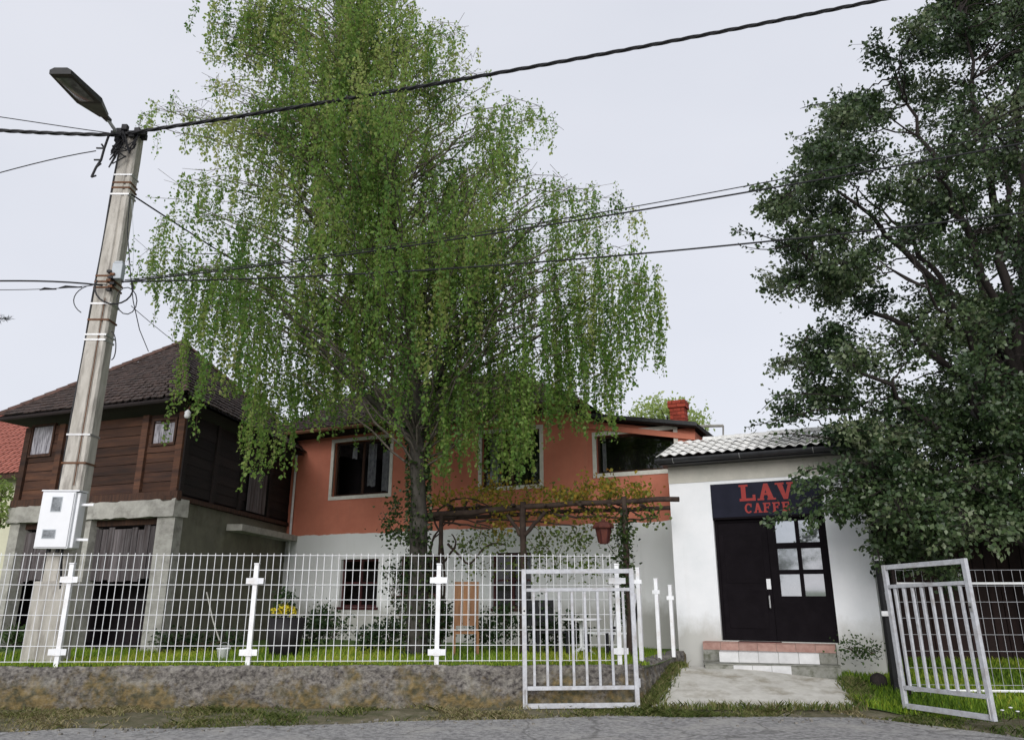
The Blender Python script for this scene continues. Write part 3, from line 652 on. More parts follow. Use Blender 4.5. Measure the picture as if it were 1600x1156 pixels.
tag(mt, 'dark red doormat on the top step of the cafe door', 'doormat')

# ------------------------------------------------------------------ red house
HX0, PAINT_Z = HF.px(447, 838); HX1 = HF.px(1086, 672)[0]
m_house = weather(house_paint(), 1.0, .5, (.24, .23, .19), .65, .14)
h = thing('red_house', 'two storey house painted brick red above white, behind the birch', 'house', HF.o, HF.a)
def hrect(x0, x1, y0, y1, yl=0):
    a, zt = HF.px(x0, y0, yl); c, zb = HF.px(x1, y1, yl); a2 = HF.px(x0, y1, yl)[0]
    return [(a + a2) / 2, c, HF.px((x0 + x1) / 2, y1, yl)[1], HF.px((x0 + x1) / 2, y0, yl)[1]]
EVZ = HF.px(700, 652)[1]; MX1 = HF.px(916, 640)[0]
zr0, zr1 = HF.px(905, 652, -.25)[1], HF.px(1085, 668, -.25)[1]
def topf(x): return EVZ if x <= MX1 else lerp(zr0, zr1, (x - MX1) / (HX1 - MX1)) - .03
wu = [hrect(521, 607, 688, 773), hrect(753, 844, 674, 759), hrect(932, 1056, 676, 736)]
wl = [hrect(531, 588, 873, 948), hrect(624, 690, 867, 930), hrect(768, 830, 863, 950)]
hs = [tuple(q) for q in wu + wl]
wall_holes(HX0, HX1, .2, EVZ, hs + [], .2, top=topf).build('front_wall', m_house, h) if False else None
def multi(x0, x1, hl, nm, tf):
    wall_holes(x0, x1, .2, 4.9 if tf else EVZ, hl, .2, top=tf).build(nm, m_house, h)
multi(HX0, MX1, [q for q in hs if q[1] < MX1], 'front_wall', None)
multi(MX1, HX1, [q for q in hs if q[0] > MX1], 'extension_wall', topf)
b = MB(); D = 7.0
b.quad((HX0, 0, .2), (HX0, 0, EVZ), (HX0, D, EVZ), (HX0, D, .2)); b.quad((HX1, 0, .2), (HX1, D, .2), (HX1, D, topf(HX1)), (HX1, 0, topf(HX1))); b.quad((HX0, D, .2), (HX0, D, EVZ), (HX1, D, EVZ), (HX1, D, .2))
b.build('side_wall', m_house, h)
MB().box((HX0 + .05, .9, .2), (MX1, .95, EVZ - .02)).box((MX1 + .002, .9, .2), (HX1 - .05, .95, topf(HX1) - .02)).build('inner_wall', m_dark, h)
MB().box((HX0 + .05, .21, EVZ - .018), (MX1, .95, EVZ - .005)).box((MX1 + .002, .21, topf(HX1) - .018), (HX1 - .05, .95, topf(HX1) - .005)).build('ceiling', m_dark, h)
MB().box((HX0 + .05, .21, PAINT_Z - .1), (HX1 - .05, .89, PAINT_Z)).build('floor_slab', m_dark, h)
def window(r, sur, frame_m, sash, mull, parent, bars=0):
    a, c, d, e = r
    w = thing('w', '', '') if False else None
    fr = MB(); s = .09
    if sur:
        for q in ((a - s, c + s, e, e + s), (a - s, c + s, d - s, d), (a - s, a, d + .001, e - .001), (c, c + s, d + .001, e - .001)):
            fr.box((q[0], -.02, q[2]), (q[1], .03, q[3]))
    else:
        fr.box((a - .05, -.03, d - .06), (c + .05, .04, d - .001))
    wo = fr.build('window', m_frame if sur else frame_m, parent)
    y = .10; f = .05
    k = MB(); k.box((a, y, d), (a + f, y + .05, e)); k.box((c - f, y, d), (c, y + .05, e)); k.box((a + f + .001, y, d), (c - f - .001, y + .05, d + f)); k.box((a + f + .001, y, e - f), (c - f - .001, y + .05, e))
    for i in range(1, mull + 1):
        x = lerp(a, c, i / (mull + 1)); k.box((x - .035, y - .002, d + f + .001), (x + .035, y + .052, e - f - .001))
    if bars:
        for i in range(1, bars + 1):
            z = lerp(d, e, i / (bars + 1)); k.box((a + f + .001, y + .004, z - .02), (c - f - .001, y + .046, z + .02))
    k.build('sash', sash, wo)
    for i in range(mull + 1):
        x0, x1 = lerp(a, c, i / (mull + 1)) + .03, lerp(a, c, (i + 1) / (mull + 1)) - .03
        p = MB().quad((-(x1 - x0) / 2, 0, -(e - d) / 2 + .03), ((x1 - x0) / 2, 0, -(e - d) / 2 + .03), ((x1 - x0) / 2, 0, (e - d) / 2 - .03), (-(x1 - x0) / 2, 0, (e - d) / 2 - .03)).build('pane', m_glassw, wo)
        p.location = ((x0 + x1) / 2, y + .025, (d + e) / 2); p.rotation_euler = (random.uniform(-.03, .03), 0, random.uniform(-.05, .05))
    return wo
window(wu[0], True, None, m_timber, 1, h); window(wu[1], True, None, m_timber, 1, h); window(wu[2], True, None, m_timber, 0, h)
for q in wl: window(q, False, m_maroon, m_maroon, 1, h, 1)
def curtain_glint(x0, x1, z0, z1, y, m, n):
    b = MB(); ph = random.uniform(0, 6)
    xs = [lerp(x0, x1, i / n) for i in range(n + 1)]; ys = [y + .03 * math.sin(ph + i * 1.5) + .008 * random.uniform(-1, 1) for i in range(n + 1)]
    for i in range(n): b.quad((xs[i], ys[i], z0 + .02 * math.sin(i)), (xs[i + 1], ys[i + 1], z0 + .02 * math.sin(i + 1)), (xs[i + 1], ys[i + 1], z1), (xs[i], ys[i], z1))
    b.build('curtain_glint', m, h, True)
m_lace_glint = mat('lace_glint', (.62, .62, .64), (.30, .30, .33), 16, 6, .9, stretch=(1, 1, .6))
wr = wu[0]; curtain_glint(lerp(wr[0], wr[1], .52), lerp(wr[0], wr[1], .66), wr[2] + .25, wr[3] - .05, .28, m_lace_glint, 8); curtain_glint(lerp(wr[0], wr[1], .76), wr[1] - .04, wr[2] + .1, wr[3] - .25, .30, m_lace_glint, 9); curtain_glint(lerp(wr[0], wr[1], .2), lerp(wr[0], wr[1], .3), wr[3] - .4, wr[3] - .1, .3, m_lace_glint, 6)  # first window: pale cloth pieces stand in for whitish reflections on the glass
wr = wu[1]; curtain_glint(lerp(wr[0], wr[1], .06), lerp(wr[0], wr[1], .2), wr[2], wr[3], .3, m_lace_glint, 8)
wr = wu[2]; curtain_glint(lerp(wr[0], wr[1], .02), lerp(wr[0], wr[1], .08), wr[2], wr[3], .3, m_lace_glint, 6)
# main roof
EO = -.55; EE = HF.px(640, 655, EO)[1] + .03; RY, RZ = 3.4, HF.px(620, 604, 3.4)[1]
rx0, rx1 = HX0 - .35, MX1 + .12
rxr = rx1 - 3.6
roof = MB().hexa([(rx0, EO, EE - .10), (rx1, EO, EE - .10), (rxr, RY, RZ - .10), (rx0, RY, RZ - .10), (rx0, EO, EE - .03), (rx1, EO, EE - .03), (rxr, RY, RZ - .03), (rx0, RY, RZ - .03)])
roof.hexa([(rx0, RY + .002, RZ - .10), (rxr, RY + .002, RZ - .10), (rx1, D + .4, EE - .1), (rx0, D + .4, EE - .1), (rx0, RY + .002, RZ - .03), (rxr, RY + .002, RZ - .03), (rx1, D + .4, EE - .03), (rx0, D + .4, EE - .03)]); roof.quad((rx1 + .003, EO, EE - .04), (rx1 + .003, D + .4, EE - .04), (rxr + .003, RY, RZ - .04))
roof = roof.build('roof', m_timber, h)
MB().box((rx0 + .02, EO + .02, EE - .13), (rx1 - .02, .02, EE - .105)).build('soffit', m_blackwood, roof)
def tile_rows(name, m, e0, e1, r0, r1, row, tw, parent, th=.022, skip=0):
    e0, e1, r0, r1 = map(Vector, (e0, e1, r0, r1)); b = MB(); n = max(1, int(((r0 + r1) / 2 - (e0 + e1) / 2).length / row))
    up = ((e1 - e0).cross((r0 + r1) / 2 - e0)).normalized()
    if up.z < 0: up = -up
    for k in range(n):
        a, c = lerp(e0, r0, k / n), lerp(e1, r1, k / n); a2, c2 = lerp(e0, r0, min(1, (k + 1.25) / n)), lerp(e1, r1, min(1, (k + 1.25) / n))
        ln = (c - a).length; q = max(1, int(ln / tw)); off = .5 * (k % 2)
        for i in range(-1, q + 1):
            s, e = max(0, (i + off) / q), min(1, (i + 1 + off) / q - .006)
            if e - s < .15 / q: continue
            j1 = up * random.uniform(0, .014); j2 = (a2 - a) * random.uniform(-.07, .07)
            lo0, lo1 = lerp(a, c, s) + j1 - j2, lerp(a, c, e) + j1 * random.uniform(.6, 1.3) - j2; s2, e2 = s, e
            hi0, hi1 = lerp(a2, c2, s2), lerp(a2, c2, e2)
            b.hexa([lo0 + up * .006, lo1 + up * .006, hi1 - up * .004, hi0 - up * .004, lo0 + up * (.006 + th), lo1 + up * (.006 + th), hi1 + up * .006, hi0 + up * .006])
    return stuff(b.build(name, m, parent))
tile_rows('roof_tiles', m_oldtile, (rx0, EO - .03, EE), (rx1, EO - .03, EE), (rx0, RY, RZ), (rxr, RY, RZ), .20, .19, roof)
gb = MB().tube([(rx0, EO - .06, EE - .07), (rx1, EO - .06, EE - .07)], .055, 8).build('gutter', m_rust, h)
# extension roof and fascia
ex0, ex1 = HF.px(902, 650, -.3)[0], HX1 + .10
ez0 = HF.px(905, 648, -.3)[1]; ez1 = HF.px(1085, 664, -.3)[1]
er = MB().hexa([(ex0, -.3, ez0 - .04), (ex1, -.3, ez1 - .04), (ex1, 5, ez1 + .1), (ex0, 5, ez0 + .1), (ex0, -.3, ez0 + .045), (ex1, -.3, ez1 + .045), (ex1, 5, ez1 + .26), (ex0, 5, ez0 + .26)]).build('extension_roof', m_blackwood, h)
MB().hexa([(ex0, -.33, ez0 - .02), (ex1, -.33, ez1 - .02), (ex1, -.302, ez1 - .02), (ex0, -.302, ez0 - .02), (ex0, -.33, ez0 + .06), (ex1, -.33, ez1 + .06), (ex1, -.302, ez1 + .06), (ex0, -.302, ez0 + .06)]).build('fascia', m_gutter, er)
MB().hexa([(MX1, -.06, zr0 - .22), (HX1, -.06, zr1 - .22), (HX1, -.005, zr1 - .22), (MX1, -.005, zr0 - .22), (MX1, -.06, zr0 - .10), (HX1, -.06, zr1 - .10), (HX1, -.005, zr1 - .10), (MX1, -.005, zr0 - .10)]).build('cornice', m_house, h)
# chimney of single bricks
cxa, cz1 = HF.px(1045, 626, 1.3); cxb, cz0 = HF.px(1071, 664, 1.3); cw_ = cxb - cxa
ch = MB().box((cxa + .02, 1.32, cz0 - .6), (cxb - .02, 1.3 + cw_ - .02, cz1 - .03)).build('chimney', m_mortar, er)
course = .088; nb = int((cz1 - cz0 + .3) / course)
for k in range(nb):
    z = cz1 - (k + 1) * course; ov = .035 if k < 2 else 0
    ws = [.5, .5] if k % 2 else [.25, .5, .25]; x = 0
    for w_ in ws:
        a, c = lerp(cxa - ov, cxb + ov, x) + .004, lerp(cxa - ov, cxb + ov, x + w_) - .004; x += w_
        MB().box((a, 1.3 - ov, z), (c, 1.3 - ov + .11, z + course - .012)).build('brick', m_brick, ch)
    x = 0
    for w_ in ws:
        a, c = lerp(1.415 - ov, 1.3 + cw_ + ov, x) + .004, lerp(1.415 - ov, 1.3 + cw_ + ov, x + w_) - .004; x += w_
        for xx in (cxa - ov, cxb + ov - .11): MB().box((xx, a, z), (xx + .11, c, z + course - .012)).build('brick', m_brick, ch)
# downpipe at the left corner
px0, _ = HF.px(458, 780, -.08)
MB().tube([(px0, EO - .02, EE - .1), (px0, -.08, EE - .5), (px0, -.08, .45), (px0, -.18, .38)], .032, 8).build('downpipe', m_white, h)
# antenna frame behind the cafe roof
t = thing('metal_frame', 'thin grey metal rail frame rising behind the cafe roof ridge', 'rail', (0, 0, 0))
a, c = at(1088, 666, 17), at(1130, 665, 17)
MB().tube([a, c], .035, 6).build('rail', m_beam, t); MB().tube([c, at(1130, 715, 17)], .02, 6).build('post', m_beam, t); MB().tube([a, at(1088, 715, 17)], .02, 6).build('post', m_beam, t)

# ------------------------------------------------------------------ wooden house
wh = thing('wooden_house', 'old two storey house of dark brown planks over grey plaster, tiled pyramid roof', 'house', WF.o, WF.a)
WX0 = WF.px(22, 790)[0]; LZ = WF.px(275, 779)[1]; BZ = WF.px(275, 806)[1]; EAVE = WF.px(283, 640)[1]; G = .35
# side wall direction in frame coordinates (the plan is not square)
sa = R(5); sw = Vector((math.sin(sa), math.cos(sa))); SD = Vector((sw.x * WF.u.x + sw.y * WF.u.y, sw.x * WF.v.x + sw.y * WF.v.y))
SL = 6.4
def sp(s, off=0, z=0): n = Vector((SD.y, -SD.x)); p = SD * s + n * off; return (p.x, p.y, z)
# columns, beam
cwid = WF.px(274, 830)[0] - WF.px(247, 830)[0]
xs_col = [(WX0, WF.px(29, 830)[0]), (WF.px(88, 830)[0], WF.px(140, 830)[0]), (-cwid, 0)]
for a, c in xs_col[:2]: MB().box((a, 0, 0), (c, .3, BZ)).build('column', m_beam, wh)
q = sp(.3, .012); MB().hexa([(-cwid, 0, 0), (.012, 0, 0), (q[0], q[1], 0), (-cwid, .3, 0), (-cwid, 0, BZ), (.012, 0, BZ), (q[0], q[1], BZ), (-cwid, .3, BZ)]).build('column', m_beam, wh)
b = MB(); n = 40
for i in range(n + 1):
    x = lerp(WX0 - .08, .03, i / n)
    for (y, z) in ((-.07, BZ + .002), (-.08, LZ), (.3, LZ), (.3, BZ + .002)): b.v.append((x, y + .012 * random.uniform(-1, 1), z + .014 * random.uniform(-1, 1)))
for i in range(n):
    for j in range(4): q = i * 4 + j; b.f.append((q, q + 4, i * 4 + 4 + (j + 1) % 4, i * 4 + (j + 1) % 4))
b.f += [(0, 1, 2, 3), tuple(n * 4 + k for k in (3, 2, 1, 0))]; b.build('beam', m_beam, wh)
# boarded garage openings
for a, c in ((xs_col[0][1], xs_col[1][0]), (xs_col[1][1], xs_col[2][0])):
    d = MB().box((a, .20, BZ - .14), (c, .22, BZ)).build('door', m_dark, wh); n = max(3, int((c - a) / .15))
    for i in range(n):
        u, v = lerp(a, c, i / n), lerp(a, c, (i + 1) / n); 
        MB().box((-(v - u) / 2 + .006, 0, 0), ((v - u) / 2 - .006, .022, BZ - .13 - random.uniform(0, .05) - 1.75)).build('board', m_plankv, d); o = d.children[-1]; o.location = ((u + v) / 2, .17 + random.uniform(-.01, .01), 1.75 + random.uniform(-.06, .03)); 
    MB().box((a, .14, BZ - .12), (c, .19, BZ - .002)).build('lintel', m_timber, d)
MB().box((WX0 + .05, 1.2, .1), (-.75, 1.25, BZ)).build('garage_back', m_dark, wh); MB().box((WX0 + .05, .32, .3), (-.5, 1.19, YARD + .03)).build('garage_floor', m_dark, wh)
MB().box((WX0 + .02, .31, .1), (WX0 + .05, 1.19, BZ)).build('garage_side', m_dark, wh)
# side plaster wall
def side_quad(nm, m, s0, s1, z0, z1a, z1b, off0, off1):
    b = MB(); n = 24
    b.hexa([sp(s0, off0, z0), sp(s0, off1, z0), sp(s1, off1, z0), sp(s1, off0, z0), sp(s0, off0, z1a), sp(s0, off1, z1a), sp(s1, off1, z1b), sp(s1, off0, z1b)])
    return b.build(nm, m, wh)
side_quad('side_wall', m_plaster, .301, SL, 0, LZ - .03, LZ - .06, -.3, -.01)
side_quad('side_beam', m_timber, -.05, SL, LZ - .028, LZ + .06, LZ + .06, -.3, .05)
side_quad('shelf_beam', m_beam, 2.2, SL, LZ - .42, LZ - .28, LZ - .28, -.005, .35)
# plank storey, front
fp = [WX0, WF.px(92, 720)[0], WF.px(222, 720)[0], 0.0]
PZ0, PZ1 = LZ + .01, EAVE - .05
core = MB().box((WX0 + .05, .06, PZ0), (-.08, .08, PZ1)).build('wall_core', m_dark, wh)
for k, x in enumerate(fp):
    w_ = .16; x0 = x if k == 0 else (x - w_ if k == 3 else x - w_ / 2)
    MB().box((x0, -.05, PZ0), (x0 + w_, .05, PZ1)).build('post', m_plank, wh)
MB().box((WX0 - .05, -.06, LZ + .002), (.05, .05, LZ + .15)).build('sill_beam', m_timber, wh)
win = {0: WF.px(46, 712) + WF.px(86, 664), 2: WF.px(238, 694) + WF.px(276, 655)}
rows = 8; rh = (PZ1 - PZ0 - .15) / rows
for k in range(3):
    a, c = fp[k] + (.16 if k == 0 else .08), fp[k + 1] - (.16 if k == 2 else .08)
    for j in range(rows):
        z = PZ0 + .15 + j * rh
        segs = [(a, c)]
        if k in win:
            wx0, wz0, wx1, wz1 = win[k]
            if z + rh * .5 > wz0 and z + rh * .5 < wz1: segs = [(a, wx0 - .03), (wx1 + .03, c)]
        for u, v in segs:
            if v - u < .05: continue
            p = MB().box((-(v - u) / 2 + .003, 0, .004), ((v - u) / 2 - .003, .03, rh - .004)).build('plank', m_plank, wh, bevel=.004)
            p.location = ((u + v) / 2, .01 + random.uniform(-.008, .008), z); p.rotation_euler = (random.uniform(-.02, .02), random.uniform(-.006, .006), 0)
m_pane = mat('dusty_pane', (.42, .41, .44), (.16, .15, .17), 7, 8, .5, 0, 30, stretch=(3, 1, .5), edge=(.4, .6))
for k in win:
    wx0, wz0, wx1, wz1 = win[k]; f = MB(); s = .045
    f.box((wx0 - s, -.03, wz0 - s), (wx1 + s, .04, wz0)); f.box((wx0 - s, -.03, wz1), (wx1 + s, .04, wz1 + s)); f.box((wx0 - s, -.03, wz0 + .001), (wx0, .04, wz1 - .001)); f.box((wx1, -.03, wz0 + .001), (wx1 + s, .04, wz1 - .001))
    f = f.build('window', m_timber, wh)
    n = 4
    for i in range(n):
        u, v = lerp(wx0, wx1, i / n), lerp(wx0, wx1, (i + 1) / n); MB().box((u + .003, .012 + .006 * (i % 2), wz0 + .002), (v - .003, .03, wz1 - (.01 if k == 0 else .03 * (i % 3)))).build('pane', m_pane, f)
    if k == 2: MB().box((lerp(wx0, wx1, .45), .004, lerp(wz0, wz1, .55)), (lerp(wx0, wx1, .66), .011, lerp(wz0, wz1, .85))).build('hole', m_dark, f)
# plank storey, side: planks, posts, weathered boards at the far end
side_quad('side_core', m_dark, .06, SL, PZ0 + .06, PZ1, PZ1, -.2, -.05)
sposts = [0, 1.3, 2.6, 4.2, SL - .1]
for s in sposts: side_quad('post', m_blackwood, s, s + .15, PZ0 + .06, PZ1, PZ1, -.04, .03)
for k in range(4):
    for j in range(rows):
        z = PZ0 + .10 + j * (PZ1 - PZ0 - .1) / rows; o = random.uniform(-.008, .008)
        side_quad('plank', m_blackwood, sposts[k] + .153, sposts[k + 1] - .003, z + .004, z + (PZ1 - PZ0 - .1) / rows - .004, z + (PZ1 - PZ0 - .1) / rows - .004, -.03 + o, -.005 + o)  # darker than the front planks: shade of this side put into the colour
for i in range(5): side_quad('board', m_plankv, 3.0 + i * .20, 3.19 + i * .20, LZ + .1, LZ + 1.05, LZ + 1.05, .035, .055)
# pyramid roof
ov = .45
Rc = Vector((.35, -.45, WF.px(297, 631, -.45)[1])); Lc = Vector((WX0 - .42, -.45, WF.px(1, 641, -.45)[1]))
Ez = (Rc.z + Lc.z) / 2; Rc.z = Lc.z = Ez
Bc = Vector(sp(SL + .3, .4, Ez)); Kc = Vector((WX0 - .5, SL + .5, Ez))
# apex straight behind the near corner along the line of sight
ap_y = 2.6; ax, az = WF.px(285, 538, ap_y); Ap = Vector((ax, ap_y, az)); ap2_y = 4.3; ax2, az2 = WF.px(372, 584, ap2_y)
rfw = MB()
for p, q in ((Lc, Rc), (Rc, Bc), (Bc, Kc), (Kc, Lc)): rfw.quad(p, q, Ap)
rfw.quad(Lc - Vector((0, 0, .05)), Kc - Vector((0, 0, .05)), Bc - Vector((0, 0, .05)), Rc - Vector((0, 0, .05)))
rfw = rfw.build('roof', m_blackwood, wh)
tile_rows('front_roof_tiles', m_oldtile, Lc + Vector((-.03, -.03, .02)), Rc + Vector((.03, -.03, .02)), Ap + Vector((-.03, 0, .02)), Ap + Vector((.03, 0, .02)), .17, .17, rfw)
tile_rows('side_roof_tiles', m_oldtile, Rc + Vector((.03, 0, .02)), Bc + Vector((.03, 0, .02)), Ap + Vector((.0, -.03, .02)), Ap + Vector((0, .03, .02)), .17, .17, rfw)
hm = MB(); n = 6
for k in range(n + 1):
    a = math.pi * k / n
    for (yy, r) in ((0, .085), (.30, .068)): hm.v.append((r * math.cos(a), yy, r * math.sin(a)))
for k in range(n): hm.f.append((2 * k, 2 * k + 1, 2 * k + 3, 2 * k + 2))
hm = hm.mesh('hip_tile', m_hiptile, True)
for P, Q in ((Rc, Ap), (Lc, Ap), (Bc, Ap)):
    d = Q - P; n = int(d.length / .24); rot = d.to_track_quat('Y', 'Z').to_euler()
    for i in range(n): obj('hip_tile', hm, rfw, loc=P + d * (i / n) + Vector((0, 0, .04)), rot=(rot.x, rot.y + random.uniform(-.06, .06), rot.z))
MB().tube([Lc + Vector((0, -.02, -.05)), Rc + Vector((0, -.02, -.05))], .04, 6).build('eave_board', m_blackwood, rfw)
p = at(293, 648, 13.9); t = thing('insulator', 'white porcelain knob under the roof corner of the wooden house', 'insulator', p)
MB().lathe([(.0, -.07), (.045, -.06), (.06, -.02), (.05, .02), (.06, .05), (.03, .08), (.012, .10)], (0, 0, 0), 12).build('knob', m_plastic, t, True); MB().tube([(0, 0, .1), (0, .1, .2)], .01, 5).build('hook', m_rust, t)

# ------------------------------------------------------------------ neighbour house far left
nf = Frame(at(12, 745, 24), 20)
t = thing('neighbour_house', 'cream neighbour house with red tile roof at the left edge', 'house', nf.o, nf.a)
zt = at(12, 745, 24).z; zp = at(33, 668, 24).z
MB().box((-8, 0, 0), (4, 6, zt)).build('wall', m_cream, t)
r_ = MB().hexa([(-8.4, -.5, zt - .15), (4.4, -.5, zt - .15), (4.4, 3, zp + 1.3), (-8.4, 3, zp + 1.3), (-8.4, -.5, zt), (4.4, -.5, zt), (4.4, 3, zp + 1.5), (-8.4, 3, zp + 1.5)]).build('roof', m_timber, t)
tile_rows('roof_tiles', m_redtile, (-8.4, -.55, zt), (4.4, -.55, zt), (-8.4, 3, zp + 1.5), (4.4, 3, zp + 1.5), .26, .24, r_)

# ------------------------------------------------------------------ utility pole
PY = 11.75; pb = at(92, 1012, PY); ptop = at(195, 212, PY); POX = (pb.x + ptop.x) / 2; PH = ptop.z
pole = thing('utility_pole', 'tall grey concrete utility pole behind the fence with cables and a street lamp', 'utility pole', (POX, PY, YARD - .1))
b = MB(); N = 18; z0 = 0; H = PH - YARD + .1
prof = [(-.5, -.35), (-.42, -.5), (.08, -.5), (.13, -.40), (.20, -.40), (.25, -.5), (.42, -.5), (.5, -.35), (.5, .4), (.4, .5), (-.4, .5), (-.5, .4)]
for i in range(N + 1):
    z = H * i / N; w = lerp(.40, .29, i / N)
    for x, y in prof: b.v.append((x * w + .003 * random.uniform(-1, 1), y * w * .8, z))
n = len(prof)
for i in range(N):
    for j in range(n): q = i * n; b.f.append((q + j, q + (j + 1) % n, q + n + (j + 1) % n, q + n + j))
b.f.append(tuple(N * n + j for j in range(n)))
b.build('shaft', m_pole, pole)
def pz_(y): return at(150, y, PY).z - (YARD - .1)
zb = pz_(908); MB().box((-.25, -.22, 0), (.235, .21, zb)).build('footing', m_pole, pole, bevel=.02)
def band(y, m, r=.008, hh=.03):
    z = pz_(y); w = lerp(.40, .29, z / H); b = MB()
    x, d = w * .5 + r, w * .4 + r
    b.box((-x, -d, z), (x, -d + .008, z + hh)); b.box((-x, d - .008, z), (x, d, z + hh)); b.box((-x, -d + .008, z), (-x + .008, d - .008, z + hh)); b.box((x - .008, -d + .008, z), (x, d - .008, z + hh))
    b.build('band', m, pole)
for y, m in ((280, m_metal), (292, m_rust), (300, m_rust), (310, m_metal), (437, m_rust), (446, m_rust), (455, m_rust), (480, m_metal), (505, m_rust), (528, m_metal), (536, m_metal), (683, m_metal), (727, m_rust)): band(y, m)
wd = lambda z: lerp(.40, .29, z / H)
# cable running down the left edge
MB().tube([(-wd(z) * .5 - .025, -.06 + .01 * math.sin(z * 3), z) for z in np.linspace(zb + .1, H - .3, 24)], .022, 6).build('riser_cable', m_black, pole)
MB().tube([(wd(z) * .17, -wd(z) * .4 - .002, z) for z in np.linspace(pz_(760), pz_(470), 12)], .008, 5).build('earth_strip', m_rust, pole)
# crosshead clutter at the top
for k in range(14):
    a = random.uniform(0, 6.28); r = .17; zz = H - random.uniform(.02, .35)
    p0 = (r * math.cos(a), -.12 + .05 * math.sin(a) - .05, zz); p1 = (r * 1.2 * math.cos(a + 1), -.24, zz - random.uniform(.1, .5)); p2 = (r * 1.3 * math.cos(a + 2), -.2, zz - random.uniform(-.1, .3))
    MB().tube([p0, lerp(Vector(p0), Vector(p1), .5) + Vector((.05, -.05, -.05)), p1, p2], .013, 5).build('cable_loop', m_black, pole)
for k, (x, y, zz) in enumerate([(-.16, -.16, -.03), (.16, -.16, -.02), (-.05, -.2, .02), (.1, -.2, -.12), (-.2, -.1, -.15), (.22, -.05, -.06)]):
    MB().box((x - .05, y - .05, H + zz - .06), (x + .05, y + .04, H + zz + .05)).build('cable_clamp', m_black, pole, bevel=.01)
MB().box((-.30, -.20, H - .10), (.32, -.13, H - .03)).build('crossarm', m_black, pole)
# hanging connector tail at the left
tl = [at(x, y, PY - .25) - pole.location for x, y in ((170, 212), (163, 232), (158, 250), (150, 262), (143, 277))]
MB().tube(tl, .022, 6).build('cable_tail', m_black, pole)
for k in range(6):
    c = tl[1 + k % 4]; MB().tube([c, c + Vector((random.uniform(-.16, .10), -.02, random.uniform(-.05, .08)))], .016, 5).build('connector', m_black, pole)
# small box and loops half way
gx = at(185, 424, PY - .2) - pole.location
MB().box((gx.x - .085, gx.y - .06, gx.z - .15), (gx.x + .085, gx.y + .06, gx.z + .13)).box((gx.x - .07, gx.y - .05, gx.z + .131), (gx.x + .07, gx.y + .05, gx.z + .17)).build('junction_box', m_greyplastic, pole, bevel=.012)
gz_ = pz_(450)
for k in range(7): MB().box((.10 + .03 * (k % 3), -.24 - .01 * k, gz_ - .14 + .05 * k), (.17 + .03 * (k % 3), -.17, gz_ - .10 + .05 * k)).build('cable_clamp', m_rust if k % 2 else m_black, pole)
def loop(cx, cy, rx, ry, a0, a1, r=.012, Y=PY - .27):
    MB().tube([at(cx + rx * math.cos(a), cy + ry * math.sin(a), Y) - pole.location for a in np.linspace(a0, a1, 14)], r, 5).build('cable_loop', m_black, pole)
loop(178, 450, 30, 25, -.4, math.pi + .5, .014); loop(198, 470, 16, 21, 0, 2 * math.pi, .009); loop(174, 540, 7, 22, -1.6, 1.6, .009)
loop(155, 470, 40, 26, math.pi * .75, math.pi * 1.6, .008)
# street lamp
A0 = ptop + Vector((0, -.08, -.15)); ln = thing('street_lamp', 'angular dark street lamp head on an arm at the top of the utility pole', 'street lamp', A0)
p_arm = at(168, 186, 11.35) - A0; p_tip = at(94, 113, 9.95) - A0
MB().tube([(-.0, 0, -.2), (-.02, -.02, .05), p_arm * .7, p_arm], [.035, .035, .03, .03], 8).build('arm', m_metal, ln)
axis = (p_tip - p_arm); Lh = axis.length; ax_ = axis.normalized(); sdv = ax_.cross(Vector((0, 0, 1))).normalized(); upv = sdv.cross(ax_).normalized()
def lamp_section(m, secs, name, parent):
    b = MB(); n = 0
    for s, w, t0, t1 in secs:
        c = p_arm + ax_ * (s * Lh)
        ring = [c + sdv * (-w) + upv * t0, c + sdv * w + upv * t0, c + sdv * w + upv * (t1 * .5), c + sdv * (w * .6) + upv * t1, c + sdv * (-w * .6) + upv * t1, c + sdv * (-w) + upv * (t1 * .5)]
        b.v += [tuple(q) for q in ring]
    for i in range(len(secs) - 1):
        for j in range(6): q = i * 6; b.f.append((q + j, q + (j + 1) % 6, q + 6 + (j + 1) % 6, q + 6 + j))
    b.f.append(tuple(range(6))); b.f.append(tuple((len(secs) - 1) * 6 + j for j in range(6)))
    return b.build(name, m, parent)
lamp_section(m_lampd, [(-.04, .045, -.03, .04), (.10, .05, -.03, .05)], 'socket', ln)
hd = lamp_section(m_lamp, [(.08, .075, -.03, .06), (.40, .20, -.04, .11)], 'gear_cover', ln)
lamp_section(m_lampd, [(.402, .205, -.042, .11), (1.0, .17, -.03, .08)], 'hood', ln)
c0 = p_arm + ax_ * (.45 * Lh) - upv * .045; c1 = p_arm + ax_ * (.93 * Lh) - upv * .036
b = MB(); g = 6
for i in range(g + 1):
    for j in range(g + 1):
        u, v = i / g, j / g * 2 - 1; p = lerp(c0, c1, u) + sdv * (v * .13) - upv * (.05 * math.sin(math.pi * u) * (1 - v * v)); b.v.append(tuple(p))
for i in range(g):
    for j in range(g): q = i * (g + 1) + j; b.f.append((q, q + 1, q + g + 2, q + g + 1))
b.build('lens', m_lens, ln, True)
